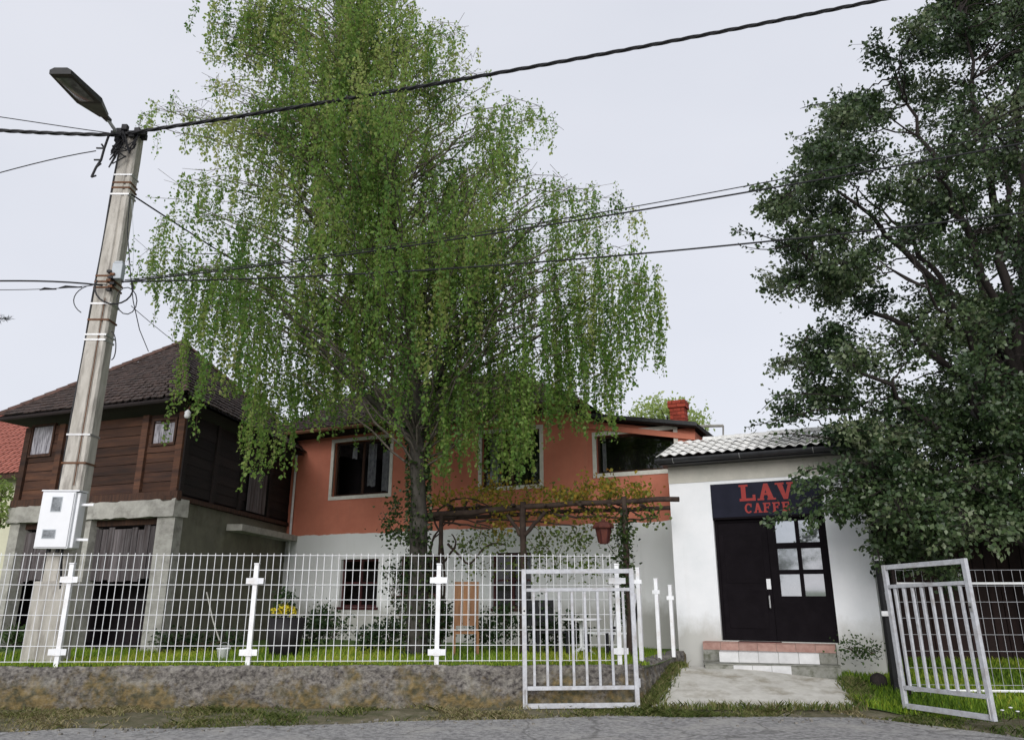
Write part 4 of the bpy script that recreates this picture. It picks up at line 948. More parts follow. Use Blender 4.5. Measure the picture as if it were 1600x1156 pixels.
# meter cabinet
mc = at(95, 811, PY - .33); zc0, zc1 = at(90, 857, PY - .4).z, at(100, 768, PY - .4).z
t = thing('meter_cabinet', 'white electric meter cabinet with two small windows strapped to the utility pole', 'cabinet', (mc.x, PY - .30, (zc0)), R(2))
hh = zc1 - zc0; wv = .27
MB().box((-wv, -.14, 0), (wv - .05, .10, hh)).box((wv - .05 + .001, -.10, .01), (wv, .10, hh - .01)).build('body', m_plastic, t, bevel=.012)
MB().hexa([(-wv - .01, -.16, hh + .001), (wv, -.16, hh + .001), (wv, .11, hh + .001), (-wv - .01, .11, hh + .001), (-wv - .01, -.15, hh + .02), (wv, -.15, hh + .02), (wv, .11, hh + .035), (-wv - .01, .11, hh + .035)]).build('lid', m_plastic, t)
dd = MB().box((-wv + .015, -.156, .02), (wv - .065, -.142, hh - .02)).build('door', m_plastic, t, bevel=.006)
for (x, z, w, h_) in ((-.03, hh * .77, .065, .10), (-.07, hh * .25, .085, .055)):
    f = MB().box((x - w - .012, -.162, z - h_ - .012), (x + w + .012, -.157, z + h_ + .012)).build('window', m_greyplastic, dd); MB().box((x - w, -.166, z - h_), (x + w, -.163, z + h_)).build('pane', mat('meter_pane', (.05, .055, .06), (.30, .32, .34), 9, 5, .3), dd)
for z in (.12, hh - .2): MB().box((wv, -.02, z), (wv + .17, .0, z + .035)).build('strap', m_white, t)
MB().tube([(.08, 0, 0), (.08, .02, -.15), (.10, .1, -.6), (.10, .12, -1.2)], .02, 6).build('conduit', m_black, t)
for x in (-.1, .03): MB().lathe([(.03, -.05), (.03, 0)], (x, -.03, 0), 8).build('gland', m_black, t)

# ------------------------------------------------------------------ overhead cables
def wire(name, label, pts, r, twist=0, Yf=None, m=None, cat='cable'):
    P = []
    xs = [p[0] for p in pts]; ysx = [p[1] for p in pts]
    n = max(12, int(abs(xs[-1] - xs[0]) / 25))
    co_ = np.polyfit(xs, ysx, min(3, len(xs) - 1)) if len(xs) > 2 else np.polyfit(xs, ysx, 1)
    for i in range(n + 1):
        x = lerp(xs[0], xs[-1], i / n); y = float(np.polyval(co_, x)); P.append(at(x, y, Yf(x)))
    if not twist: o = MB().tube(P, r, 6).build(name, m or m_black); return tag(o, label, cat)
    # bundle: each core its own strand, wound round the others
    Q = []
    for i in range(len(P) - 1):
        k = max(1, int((P[i + 1] - P[i]).length / .07)); Q += [lerp(P[i], P[i + 1], j / k) for j in range(k)]
    Q.append(P[-1]); t = thing(name, label, cat, (0, 0, 0)); s = 0
    for c in range(3):
        V = []
        for i, p in enumerate(Q):
            d = (Q[min(i + 1, len(Q) - 1)] - Q[max(i - 1, 0)]).normalized(); a = d.cross(Vector((0, 0, 1))).normalized(); u = a.cross(d)
            th = i * .07 * 2 * math.pi / .75 + c * 2.094; V.append(p + (a * math.cos(th) + u * math.sin(th)) * r * 1.05)
        MB().tube(V, r, 5).build('core', m_black, t)
    return t
wire('twisted_cable', 'thick twisted black cable rising from the pole top to the upper right', [(200, 208), (330, 190), (500, 160), (700, 130), (950, 82), (1150, 45), (1355, 5), (1700, -70)], .018, 1, lambda x: lerp(11.5, 10.0, (x - 200) / 1500))
wire('twisted_cable', 'thick twisted black cable running left from the pole top', [(190, 211), (100, 209), (0, 204), (-300, 185)], .018, 1, lambda x: 11.5)
wire('thin_wire', 'thin wire reaching the pole top from the upper left edge', [(170, 208), (80, 195), (0, 183), (-200, 160)], .008, 0, lambda x: 11.5)
wire('thin_wire', 'thin wire sloping down from the pole top to the left edge', [(150, 236), (70, 252), (0, 270), (-150, 310)], .009, 0, lambda x: 11.5)
wire('service_cable', 'black service cable dropping from the pole through the birch to the red house', [(205, 304), (300, 365), (400, 430), (500, 490), (640, 572)], .014, 0, lambda x: lerp(11.6, 18.5, (x - 205) / 435))
wire('lower_cable', 'lowest of the black cables crossing in front of the birch', [(190, 440), (600, 427), (880, 405), (1140, 384), (1400, 356), (1700, 320)], .013, 0, lambda x: lerp(11.5, 9.2, (x - 190) / 1500))
wire('upper_cable', 'upper thick cable of the pair crossing the birch at mid height', [(195, 440), (600, 390), (900, 346), (1060, 317), (1220, 291), (1500, 243), (1750, 196)], .013, 0, lambda x: lerp(11.5, 9.4, (x - 190) / 1500))
wire('paired_cable', 'second cable hanging just above the upper cable across the birch', [(195, 438), (600, 384), (880, 344), (985, 325), (1300, 263), (1700, 180)], .008, 0, lambda x: lerp(11.6, 9.6, (x - 190) / 1500))
wire('left_cable', 'thick black cable running level to the left edge at mid pole', [(160, 446), (120, 442), (0, 439), (-200, 436)], .014, 0, lambda x: 11.5)
wire('splice_cable', 'thin cable with thick splices just under the level cable left of the pole', [(145, 446), (60, 452), (0, 453), (-200, 454)], .006, 0, lambda x: 11.5)
for x0, x1, y in ((62, 88, 452), (92, 128, 449)): 
    tag(MB().tube([at(x0, y + 1, 11.49), at(lerp(x0, x1, .3), y - 1, 11.49), at(x1, y, 11.49)], [.008, .022, .009], 6).build('splice', m_black), ('left' if x0 < 80 else 'right') + ' dark cable splice hanging beside the pole at mid height', 'splice')
wire('drop_wire', 'thin wire from mid pole to the peak of the wooden house', [(205, 478), (245, 512), (287, 545)], .006, 0, lambda x: lerp(11.6, 16, (x - 205) / 82))
t = thing('hanging_wire', 'slack wire hanging down beside the pole to the wooden roof', 'cable')
MB().tube([at(x, y, Y_) for x, y, Y_ in ((203, 308, 11.5), (199, 360, 11.5), (204, 430, 11.6), (208, 470, 12), (218, 515, 13), (232, 549, 14.5))], .008, 5).build('wire', m_black, t)
MB().tube([at(x, y, 11.5) for x, y in ((206, 312), (209, 380), (207, 440))], .004, 4).build('wire', m_greyplastic, t)

# ------------------------------------------------------------------ trees: branch tubes + leaves
class Wood:
    def __init__(s): s.b = MB()
    def limb(s, pts, r0, r1, n=5):
        k = len(pts); s.b.tube(pts, [lerp(r0, r1, i / (k - 1)) for i in range(k)], n, False)
def bez(a, c1, c2, d, n):
    return [a * (1 - t) ** 3 + c1 * 3 * t * (1 - t) ** 2 + c2 * 3 * t * t * (1 - t) + d * t ** 3 for t in [i / n for i in range(n + 1)]]
# birch
BY = 13.5
bt = atz(652, 1000, .42); BB = Vector((at(652, 985, BY).x, BY, YARD - .12))
tpx = [(652, 985), (654, 850), (652, 700), (648, 600), (640, 500), (618, 380), (590, 240), (560, 100), (540, -20), (530, -110)]
TP = [at(x, y, BY + .0 * i) for i, (x, y) in enumerate(tpx)]; TP[0].z = YARD - .15
TR = [.20, .155, .135, .125, .115, .095, .075, .055, .03, .012]
birch = thing('birch_tree', 'tall weeping birch with bright green hanging strands in front of the red house', 'tree', BB)
def tolocal(P, o): return [Vector(p) - o for p in P]
def dense(P, Rr, k):
    Q, r = [], []
    for i in range(len(P) - 1):
        p0, p1, p2, p3 = P[max(i - 1, 0)], P[i], P[i + 1], P[min(i + 2, len(P) - 1)]
        for j in range(k):
            t = j / k; Q.append(.5 * ((2 * p1) + (p2 - p0) * t + (2 * p0 - 5 * p1 + 4 * p2 - p3) * t * t + (3 * p1 - p0 - 3 * p2 + p3) * t ** 3)); r.append(lerp(Rr[i], Rr[i + 1], t))
    return Q + [P[-1]], r + [Rr[-1]]
Q, r = dense(TP, TR, 5); TQ, TRR = Q, r
b = MB(); lo = [i for i, p in enumerate(Q) if p.z < 5.4]; k = lo[-1]
rr = [v * (1 + .10 * vn(i, 2, 1.7)) for i, v in enumerate(r)]
b.tube(tolocal(Q[:k + 1], BB), rr[:k + 1], 14); b.build('trunk', m_bark, birch, True)
b = MB(); b.tube(tolocal(Q[k:], BB), rr[k:], 10); b.build('upper_trunk', m_barkp, birch, True)
def trunk_at(z):
    zz = [p.z for p in TQ]; return Vector((interp(z, zz, [p.x for p in TQ]), interp(z, zz, [p.y for p in TQ]), z))
# outline of the crown, pixels -> (x, z) in the plane of the trunk
lft = [(-130, 470), (-60, 380), (0, 338), (90, 322), (150, 305), (230, 292), (320, 258), (420, 230), (500, 268), (560, 325), (640, 350), (700, 400)]
rgt = [(-130, 560), (-60, 610), (0, 650), (60, 705), (100, 748), (160, 790), (240, 835), (280, 880), (330, 925), (400, 985), (480, 1022), (550, 1030), (600, 1005), (660, 955), (700, 850)]
Lz = np.array([at(x, y, BY).z for y, x in lft][::-1]); Lx = np.array([at(x, y, BY).x for y, x in lft][::-1])
Rz = np.array([at(x, y, BY).z for y, x in rgt][::-1]); Rx = np.array([at(x, y, BY).x for y, x in rgt][::-1])
lowp = [(225, 470), (262, 520), (300, 545), (330, 600), (350, 650), (395, 690), (410, 755), (425, 690), (452, 735), (470, 680), (500, 655), (600, 660), (640, 700), (680, 745), (720, 735), (760, 690), (790, 745), (830, 750), (850, 690), (900, 650), (940, 690), (965, 660), (985, 610), (1030, 575)]
LWx = np.array([at(x, y, BY).x for x, y in lowp]); LWz = np.array([at(x, y, BY).z for x, y in lowp])
bw = Wood(); sp_, sd_, ss_, st_ = [], [], [], []; tw = MB()
def strand(p, ln, tintb, clip=True):
    global sp_
    if clip:
        zl = float(np.interp(p.x, LWx, LWz)) + random.uniform(-.35, .9)
        ln = min(ln, p.z - zl)
    if ln < .12: return
    if clip and p.z < 7.0 and abs(p.x - TP[3].x) < 1.7 and random.random() < .62: return
    if clip and vn(p.x + .3 * p.y, p.z + .5 * p.y, 1.5) + .5 * vn(p.x * 1.3 + 4, p.z, 2.9) > (.50 if p.z < 9.5 else .22) * (1 if p.z > 6.2 else .35): return
    n = int(ln / .017); w = Vector((random.uniform(-.12, .12), random.uniform(-.12, .12), 0)) * ln
    tt = np.linspace(0, 1, n); base = np.array(p)
    path = base + np.outer(np.sqrt(tt), np.array(w)) + np.outer(tt, np.array([0, 0, -ln]))
    sway = rng.uniform(0, 6.28); path[:, 0] += .02 * np.sin(tt * ln * 5 + sway); path[:, 1] += .02 * np.cos(tt * ln * 4 + sway)
    pos = path + rng.normal(0, random.uniform(.022, .05) * (.8 if p.z < 8 else 1.15), (n, 3)); d = rng.normal(0, .75, (n, 3)); d[:, 2] -= .9
    sp_.append(pos); sd_.append(d); ss_.append(rng.uniform(.036, .088, n) * random.uniform(.85, 1.15)); st_.append(np.clip(tintb + rng.normal(0, .13, n), 0, 1))
    tw.tube([p, Vector(path[n // 2]), Vector(path[-1])], .0028, 3, False)
targets = []
zmax, zmin = at(0, -125, BY).z, at(0, 640, BY).z
while len(targets) < 420:
    z = random.uniform(zmin, zmax); a, c = float(np.interp(z, Lz, Lx)), float(np.interp(z, Rz, Rx))
    if random.random() > (c - a) / 9.6 * (.55 if z < 6.2 else 1): continue
    x = lerp(a, c, random.random()); mid, hw = (a + c) / 2, (c - a) / 2
    dep = math.sqrt(max(0, 1 - ((x - mid) / hw) ** 2)) * hw * .8
    y = BY + random.uniform(-1, 1) * dep
    targets.append((Vector((x, y, z)), False))
# explicit outer sprays that make the outline
for x, y in ((215, 185), (235, 170), (265, 175), (200, 210), (285, 190), (300, 160), (345, 20), (330, 60), (640, 10), (620, -20), (850, 170), (870, 190), (815, 175), (840, 185), (980, 325), (990, 345), (960, 340), (1000, 400), (1020, 440), (1025, 470), (940, 290), (900, 300), (225, 390), (235, 410), (250, 350), (245, 440), (290, 300), (700, 60), (740, 90), (760, 120), (330, 130), (350, 90), (360, 60), (370, 30), (640, 40)):
    targets.append((at(x, y, BY + random.uniform(-.4, .4)), True))
for P, outer in targets:
    rad = (P - trunk_at(P.z)).to_2d().length
    zs = max(3.6, min(zmax - .3, P.z - rad * random.uniform(.25, .6) - .3)); A_ = trunk_at(zs)
    mid = lerp(A_, P, .5) + Vector((0, 0, rad * random.uniform(.10, .22) + .1))
    pts = bez(A_, lerp(A_, mid, .7), mid + (P - A_) * .25 + Vector((0, 0, .15)), P, 9)
    for i in range(1, 9): pts[i] += Vector((random.uniform(-1, 1), random.uniform(-1, 1), random.uniform(-1, 1))) * .11
    bw.limb(pts, .010 + .0035 * rad, .003, 5)
    tintb = random.gauss(.50, .2) + (.14 if P.z > 9.5 else 0)  # top of the crown tinted paler: light passing through, put into leaf colour
    nb_ = 46 if not outer else 24; tt_ = rng.uniform(.4, 1, nb_) * 9; ii = np.minimum(8, tt_.astype(int)); pa = np.array(pts)
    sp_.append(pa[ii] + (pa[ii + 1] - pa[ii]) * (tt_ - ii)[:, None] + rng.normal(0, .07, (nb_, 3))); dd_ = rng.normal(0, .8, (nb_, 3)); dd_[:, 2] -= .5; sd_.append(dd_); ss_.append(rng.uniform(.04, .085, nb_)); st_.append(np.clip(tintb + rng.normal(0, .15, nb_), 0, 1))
    for i in range(10 if not outer else 8):
        s = random.uniform(.35 if not outer else .7, 1.0); q = s * 9; j = min(8, int(q)); p = lerp(pts[j], pts[j + 1], q - j)
        # short side twig then a hanging strand
        p2 = p + Vector((random.uniform(-.35, .35), random.uniform(-.35, .35), random.uniform(-.05, .18)))
        tw.tube([p, p2], .004, 3, False)
        mx = 2.3 if p.z < 8.5 else 1.3
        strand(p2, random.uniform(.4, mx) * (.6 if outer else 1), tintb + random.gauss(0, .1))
# long hanging tips
for x, y0, y1, k in ((410, 600, 765, 7), (455, 560, 750, 7), (395, 560, 700, 5), (475, 600, 700, 4), (1028, 440, 570, 5), (1005, 420, 575, 5), (985, 400, 560, 4), (945, 520, 690, 6), (965, 500, 650, 5), (905, 480, 640, 5), (925, 520, 680, 5), (770, 560, 750, 8), (800, 560, 750, 8), (830, 540, 750, 8), (700, 560, 740, 7), (725, 560, 745, 7), (690, 600, 770, 4), (745, 560, 700, 3), (860, 540, 670, 6), (880, 520, 670, 5), (300, 480, 640, 4), (320, 480, 700, 3), (345, 520, 640, 5), (370, 540, 640, 5), (530, 560, 680, 2), (505, 570, 680, 3)):
    for q in range(k):
        P = at(x + random.uniform(-9, 9), y0 + random.uniform(-30, 30), BY + random.uniform(-.9, .5)); E = at(x, y1 + random.uniform(-40, 4), P.y)
        strand(P, P.z - E.z, random.gauss(.5, .12), False)
# big limbs
for pts, r0, r1 in (([(648, 695), (600, 645), (560, 605), (511, 553), (450, 490), (400, 430)], .10, .03), ([(650, 640), (700, 560), (740, 470), (790, 400), (850, 340)], .09, .02), ([(645, 560), (600, 480), (540, 420), (480, 330), (430, 250)], .08, .02), ([(640, 500), (690, 400), (740, 300), (790, 210)], .07, .02), ([(650, 660), (690, 600), (780, 560), (880, 500), (950, 440)], .07, .02)):
    Y0 = BY; P = [at(x, y, BY - .12 * i * (1 if r0 > .085 else -1)) for i, (x, y) in enumerate(pts)]; q_, _ = dense(P, [0] * len(P), 4)
    o = Wood(); o.limb(tolocal([p + Vector((random.uniform(-1, 1), random.uniform(-1, 1), random.uniform(-1, 1))) * .035 for p in q_], BB), r0 * .75, r1 * .8, 8); o.b.build('limb', m_bark, birch, True)
bw.b.v = [(p[0] - BB.x, p[1] - BB.y, p[2] - BB.z) for p in bw.b.v]; bw.b.build('branches', m_barkp, birch, True)
tw.v = [(p[0] - BB.x, p[1] - BB.y, p[2] - BB.z) for p in tw.v]; tw.build('twigs', m_twig, birch)
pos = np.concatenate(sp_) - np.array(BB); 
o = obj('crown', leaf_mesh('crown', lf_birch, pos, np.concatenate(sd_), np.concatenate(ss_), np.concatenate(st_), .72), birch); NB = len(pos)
# ivy on the lower trunk
n = 2600; zz = rng.uniform(YARD, 4.6, n); th = rng.uniform(0, 6.28, n); keep = (np.sin(zz * 2.1 + th * 2) + rng.normal(0, .7, n)) > -.2
zz, th = zz[keep], th[keep]; rr_ = np.interp(zz, [p.z for p in TQ], TRR) + rng.uniform(.01, .07, len(zz))
pos = np.stack([np.interp(zz, [p.z for p in TQ], [p.x for p in TQ]) + rr_ * np.cos(th), BY + rr_ * np.sin(th), zz], 1) - np.array(BB)
d = np.stack([np.cos(th), np.sin(th), -rng.uniform(.3, 1.5, len(zz))], 1)
obj('ivy', leaf_mesh('ivy', lf_ivy, pos, d, rng.uniform(.04, .08, len(zz)), rng.uniform(0, 1, len(zz)) ** 1.5, .85), birch)

# right-hand tree
TC = Vector((9.0, 12.6, 0)); rt = thing('broadleaf_tree', 'big dark leafy tree overhanging the cafe roof on the right', 'tree', TC + Vector((0, 0, .1)))
O = TC + Vector((0, 0, .1))
outl = [(-160, 1560), (-80, 1500), (0, 1462), (30, 1525), (70, 1420), (110, 1335), (160, 1300), (200, 1262), (240, 1245), (290, 1228), (330, 1180), (365, 1150), (400, 1220), (450, 1248), (500, 1256), (560, 1255), (600, 1250), (640, 1215), (680, 1260), (715, 1300), (745, 1265), (790, 1235), (825, 1300), (855, 1345), (885, 1375)]
CY = 11.9
oz = np.array([at(x, y, CY).z for y, x in outl][::-1]); ox = np.array([at(x, y, CY).x for y, x in outl][::-1])
rw = Wood(); rw.limb(tolocal([TC, TC + Vector((.08, 0, .8)), TC + Vector((-.05, .05, 1.7)), TC + Vector((.05, 0, 2.5)), TC + Vector((0, 0, 3.2))], O), .34, .22, 12); rw.b.build('trunk', m_darkbark, rt, True)
BG = []
for px_, py_, Y_ in ((1290, 260, 11.4), (1270, 420, 12.6), (1310, 560, 11.2), (1330, 690, 12.0), (1400, 120, 12.2), (1500, 20, 11.5), (1560, 180, 13.2), (1380, 330, 13.4), (1450, 450, 10.4), (1520, 620, 10.6), (1700, 60, 12.4), (1800, 300, 11.6), (1850, 500, 12.8), (1620, -60, 12.8), (1400, 780, 11.2), (1640, 400, 10.2), (1480, 250, 10.8)):
    E_ = at(px_, py_, Y_); st = TC + Vector((random.uniform(-.1, .1), random.uniform(-.1, .1), min(3.2, max(1.7, E_.z * .42)) - random.uniform(0, .5)))
    up_ = Vector((0, 0, max(.5, (E_.z - st.z) * .45))); P = bez(st, st + up_ + (E_ - st) * .12, lerp(st, E_, .65) + Vector((0, 0, .5)), E_, 16)
    for i in range(2, 16): P[i] += Vector((random.gauss(0, 1), random.gauss(0, 1), random.gauss(0, .7))) * .07
    o = Wood(); o.limb(tolocal(P, O), .11, .018, 8); o.b.build('bough', m_darkbark, rt, True); BG += P[4:]
rb = Wood(); P_, D_, S_, T_ = [], [], [], []
def spray(p, d, ln, nleaf, tintb, spread=.16):
    t = rng.uniform(0, 1, nleaf) ** .8; base = np.array(p)[None] - np.outer(1 - t, np.array(d) * ln)
    pos = base + rng.normal(0, spread, (nleaf, 3)) * (.35 + .65 * (1 - t))[:, None]
    dd = rng.normal(0, .8, (nleaf, 3)) + np.array(d) * .7; dd[:, 2] -= .35
    P_.append(pos); D_.append(dd); S_.append(rng.uniform(.05, .10, nleaf)); T_.append(np.clip(tintb + rng.normal(0, .16, nleaf), 0, 1))
low_fill = [(random.uniform(1400, 1640), random.uniform(640, 800), random.uniform(10.8, 13.2)) for _ in range(46)] + [(random.uniform(1335, 1400), random.uniform(665, 800), random.uniform(11.0, 11.7)) for _ in range(14)]
zlo, zhi = at(1400, 890, CY).z, at(1500, -150, CY).z; cl_n = 0
while cl_n < 640:
    z = random.uniform(zlo, zhi); xl = float(np.interp(z, oz, ox))
    z = zlo + (zhi - zlo) * (random.random() ** 1.3); xl = float(np.interp(z, oz, ox)); u = random.random() ** 1.5; cr_ = random.uniform(.32, .62) * (.75 if u < .12 else 1); x = lerp(xl + cr_ * .7, 14.5, u); hw = max(1.2, 9.3 - xl)
    q = min(1, abs(x - 9.6) / (9.6 - xl + .3)); dep = math.sqrt(max(.03, 1 - q * q)) * min(3.6, hw) * .9
    y = CY + random.uniform(-1, 1) * dep + .3
    if u < .3 and random.random() < (.45 if z < 5.5 else .55): continue
    w_ = Vector((x, y, z)) - EYE; fd = w_.y * math.cos(PITCH) + w_.z * math.sin(PITCH); vx = 800 + F * w_.x / fd; vy = 578 - F * (w_.z * math.cos(PITCH) - w_.y * math.sin(PITCH)) / fd; rp_ = F * (cr_ * 1.25 + .25) / fd
    if 700 < vy + rp_ and vy - rp_ < 1000 and vx - rp_ < (1262 if vy < 770 else 1318): continue      # keep the sign and door clear of the crown
    if x > 6.4 and z < 2.1 + .16 * (x - 6.4) + random.random() * .5: continue
    if cl_n < len(low_fill): lp0 = at(*low_fill[cl_n]); x, y, z = lp0; xl = x - 3; cr_ = random.uniform(.4, .6)
    c = Vector((x, y, z)); A_ = TC + Vector((0, 0, max(1.6, z - random.uniform(-.6, 2.2)))); tb = random.gauss(.44, .2)
    A_ = min(BG, key=lambda p: (p - c).length + max(0, p.z - c.z) * .6)
    m_ = lerp(A_, c, .5) + Vector((random.uniform(-.2, .2), random.uniform(-.2, .2), random.uniform(0, .35)))
    lp_ = bez(A_, lerp(A_, m_, .7), m_, c, 9)
    for i in range(1, 9): lp_[i] += Vector((random.uniform(-1, 1), random.uniform(-1, 1), random.uniform(-1, 1))) * .05
    rb.limb(tolocal(lp_, O), .018, .007, 5)
    for i in range(random.randint(8, 13)):
        v = Vector((random.gauss(0, 1), random.gauss(0, 1), random.gauss(0, .8))).normalized() * random.random() ** .4; p = c + Vector((v.x * cr_ * 1.25, v.y * cr_ * 1.25, v.z * cr_ * .8))
        d = (v * .6 + (c - A_).normalized() * .5 + Vector((random.gauss(0, .3), random.gauss(0, .3), random.gauss(0, .3)))).normalized()
        spray(p, d, random.uniform(.25, .5), random.randint(30, 54), tb + random.gauss(0, .08), .12)
        rb.limb(tolocal([lp_[random.choice((7, 8, 9))], lerp(c, p, .5) + Vector((0, 0, .05)), p], O), .010, .003, 3)
    if x - xl < 1.6:
        for i in range(4):
            o_ = Vector((-random.uniform(.4, 1), random.gauss(0, .4), random.uniform(-.35, .6))).normalized(); e_ = c + o_ * random.uniform(.5, 1.0) * (cr_ + .25)
            rb.limb(tolocal([c, lerp(c, e_, .5) + Vector((0, 0, .06)), e_], O), .008, .002, 3); spray(e_, o_, .55, random.randint(10, 22), tb + .1, .06)
    cl_n += 1
def twiglet(pts, Y, leaves, tb=.45):
    P = [at(x, y, Y) for x, y in pts]; q_, _ = dense(P, [0] * len(P), 4); rb.limb(tolocal(q_, O), .016, .004, 4)
    for i in range(len(q_) - 1):
        d = (q_[i + 1] - q_[i]).normalized(); spray(q_[i + 1], d, .2, leaves, tb, .075)
for pts, lv in (([(1260, 400), (1210, 375), (1165, 362), (1142, 360)], 7), ([(1250, 380), (1200, 390), (1160, 385)], 4), ([(1330, 640), (1280, 640), (1220, 655), (1165, 668)], 9), ([(1320, 620), (1260, 615), (1215, 620), (1190, 640)], 5), ([(1320, 690), (1260, 680), (1200, 678)], 6),
                ([(1330, 760), (1290, 770), (1240, 795), (1195, 818)], 22), ([(1320, 740), (1280, 750), (1245, 765)], 26), ([(1340, 790), (1310, 790), (1280, 800), (1262, 830)], 26), ([(1350, 760), (1320, 790), (1310, 815)], 24), ([(1300, 730), (1262, 735), (1238, 760)], 18),
                ([(1300, 160), (1270, 165), (1250, 170)], 4), ([(1270, 510), (1255, 540), (1245, 565)], 6), ([(1250, 440), (1235, 460), (1225, 445)], 5), ([(1300, 200), (1270, 205), (1245, 215)], 4), ([(1370, 850), (1375, 880), (1378, 900)], 8), ([(1500, 60), (1470, 20), (1455, 10)], 6), ([(1560, 40), (1500, 25), (1470, 15)], 12)):
    twiglet(pts, random.uniform(11.3, 11.8) if pts[0][1] < 700 else random.uniform(10.9, 11.4), lv)
rb.b.build('branches', m_darkbark, rt)
pos = np.concatenate(P_) - np.array(O)
obj('crown', leaf_mesh('crown', lf_tree, pos, np.concatenate(D_), np.concatenate(S_), np.concatenate(T_), .68), rt); NT = len(pos)

# ------------------------------------------------------------------ dark shed under the tree
t = thing('timber_shed', 'dark brown board shed in deep shade behind the right gate leaf', 'shed', CF.w(2.72, 2.2, 0), R(-14))
MB().hexa([(-.2, .05, 0), (9, .05, 0), (9, 4, 0), (-.2, 4, 0), (-.2, .05, 3.265), (9, .05, 3.265), (9, 4, 3.82), (-.2, 4, 3.82)]).build('wall_core', m_dark, t)
for i in range(46):
    bb = MB().box((.004, 0, 0), (.19, .03, 3.255)).build('board', m_shed, t); bb.location = (i * .2 - .2, random.uniform(-.008, .008), 0)
MB().hexa([(-.3, -.4, 3.21), (9.3, -.4, 3.21), (9.3, 4.5, 3.9), (-.3, 4.5, 3.9), (-.3, -.4, 3.3), (9.3, -.4, 3.3), (9.3, 4.5, 4.0), (-.3, 4.5, 4.0)]).build('roof', m_oldtile, t)

# ------------------------------------------------------------------ bushes, vines
def clump(name, label, cat, centers, n, lm, size, tb=.45, stems=True, group=None, stem_m=None, fl=None, base=None, drop=.2, nodes=26):
    """leaves gathered on nodes along arching stems; centers = list of (point, (rx, ry, rz))"""
    c0 = base if base else Vector((centers[0][0].x, centers[0][0].y, centers[0][0].z - centers[0][1][2]))
    t = thing(name, label, cat, c0, 0, group); Ps, Ds, Ss, Ts = [], [], [], []; w = MB()
    for c, rd in centers:
        k = max(3, n // nodes // len(centers))
        for i in range(k):
            v = rng.normal(size=3); v /= np.linalg.norm(v); v *= rng.uniform(.35, 1) ** .6; p = np.array(c) + v * np.array(rd)
            s = rng.uniform(.06, .13); q = p + rng.normal(0, s, (nodes, 3)); dd = rng.normal(0, .8, (nodes, 3)); dd[:, 2] -= drop
            Ps.append(q); Ds.append(dd); Ss.append(rng.uniform(.6, 1.2, nodes) * size); Ts.append(np.clip(tb + rng.normal(0, .12) + rng.normal(0, .15, nodes), 0, 1))
            if stems:
                a = Vector((c.x + random.uniform(-.15, .15) * rd[0], c.y, c.z - rd[2])); m_ = lerp(a, Vector(p), .5) + Vector((0, 0, .1 * rd[2])); w.tube(tolocal([a, m_, Vector(p)], c0), .006, 3, False)
    if stems: w.build('stems', stem_m or m_twig, t)
    obj('foliage', leaf_mesh('foliage', lm, np.concatenate(Ps) - np.array(c0), np.concatenate(Ds), np.concatenate(Ss), np.concatenate(Ts), .7), t)
    return t
def blob(x, y, Y, rx, rz, ry=None):
    p = at(x, y, Y); k = Y / 1.03 / F; return (p, (rx * k, (ry or rx) * k, rz * k))
bushes = [
 ('tall leafy shrub climbing the wall right of the first low window', [(615, 905, 17, 18, 35), (628, 940, 17, 14, 40)], 600, .4),
 ('loose shrub under the first low window of the red house', [(520, 975, 16, 26, 20), (500, 960, 16, 12, 14)], 750, .45),
 ('small dark bush right of the yellow flower tub', [(487, 985, 14.5, 18, 16)], 420, .3),
 ('dark bush at the left side of the birch base', [(610, 985, 14.2, 26, 18), (580, 993, 14.2, 18, 12)], 1000, .28),
 ('dark bush at the right side of the birch base', [(690, 975, 14.3, 16, 28)], 600, .3),
 ('tangled bush behind the tan wooden chair', [(760, 985, 14.6, 30, 18), (790, 970, 14.6, 16, 22)], 1000, .4),
 ('bush with small leaves behind the left part of the open gate leaf', [(840, 975, 14.5, 22, 26)], 750, .35),
 ('bush behind the middle of the open gate leaf', [(885, 985, 14.4, 30, 18)], 750, .3),
 ('low weed clump at the foot of the grey plaster side wall', [(330, 998, 14.8, 45, 9), (280, 1000, 14.6, 30, 8)], 700, .35),
 ('small pale plant inside the left garage opening', [(25, 995, 13.2, 16, 14)], 260, .8),
]
for lb, cs, n, tb in bushes: clump('garden_bush', lb, 'bush', [blob(*c) for c in cs], n, lf_shrub, .075, tb, group='bushes in the front garden')
clump('garden_bush', 'green bush growing at the far left edge beside the wooden house', 'bush', [blob(2, 770, 17, 14, 14), blob(0, 810, 16, 12, 22)], 700, lf_pale, .08, .2)
clump('weed_clump', 'green weeds along the foot of the porch right wall', 'weeds', [blob(1335, 1012, 12.25, 20, 6), blob(1360, 1016, 12.1, 16, 6)], 420, lf_shrub, .05, .85)
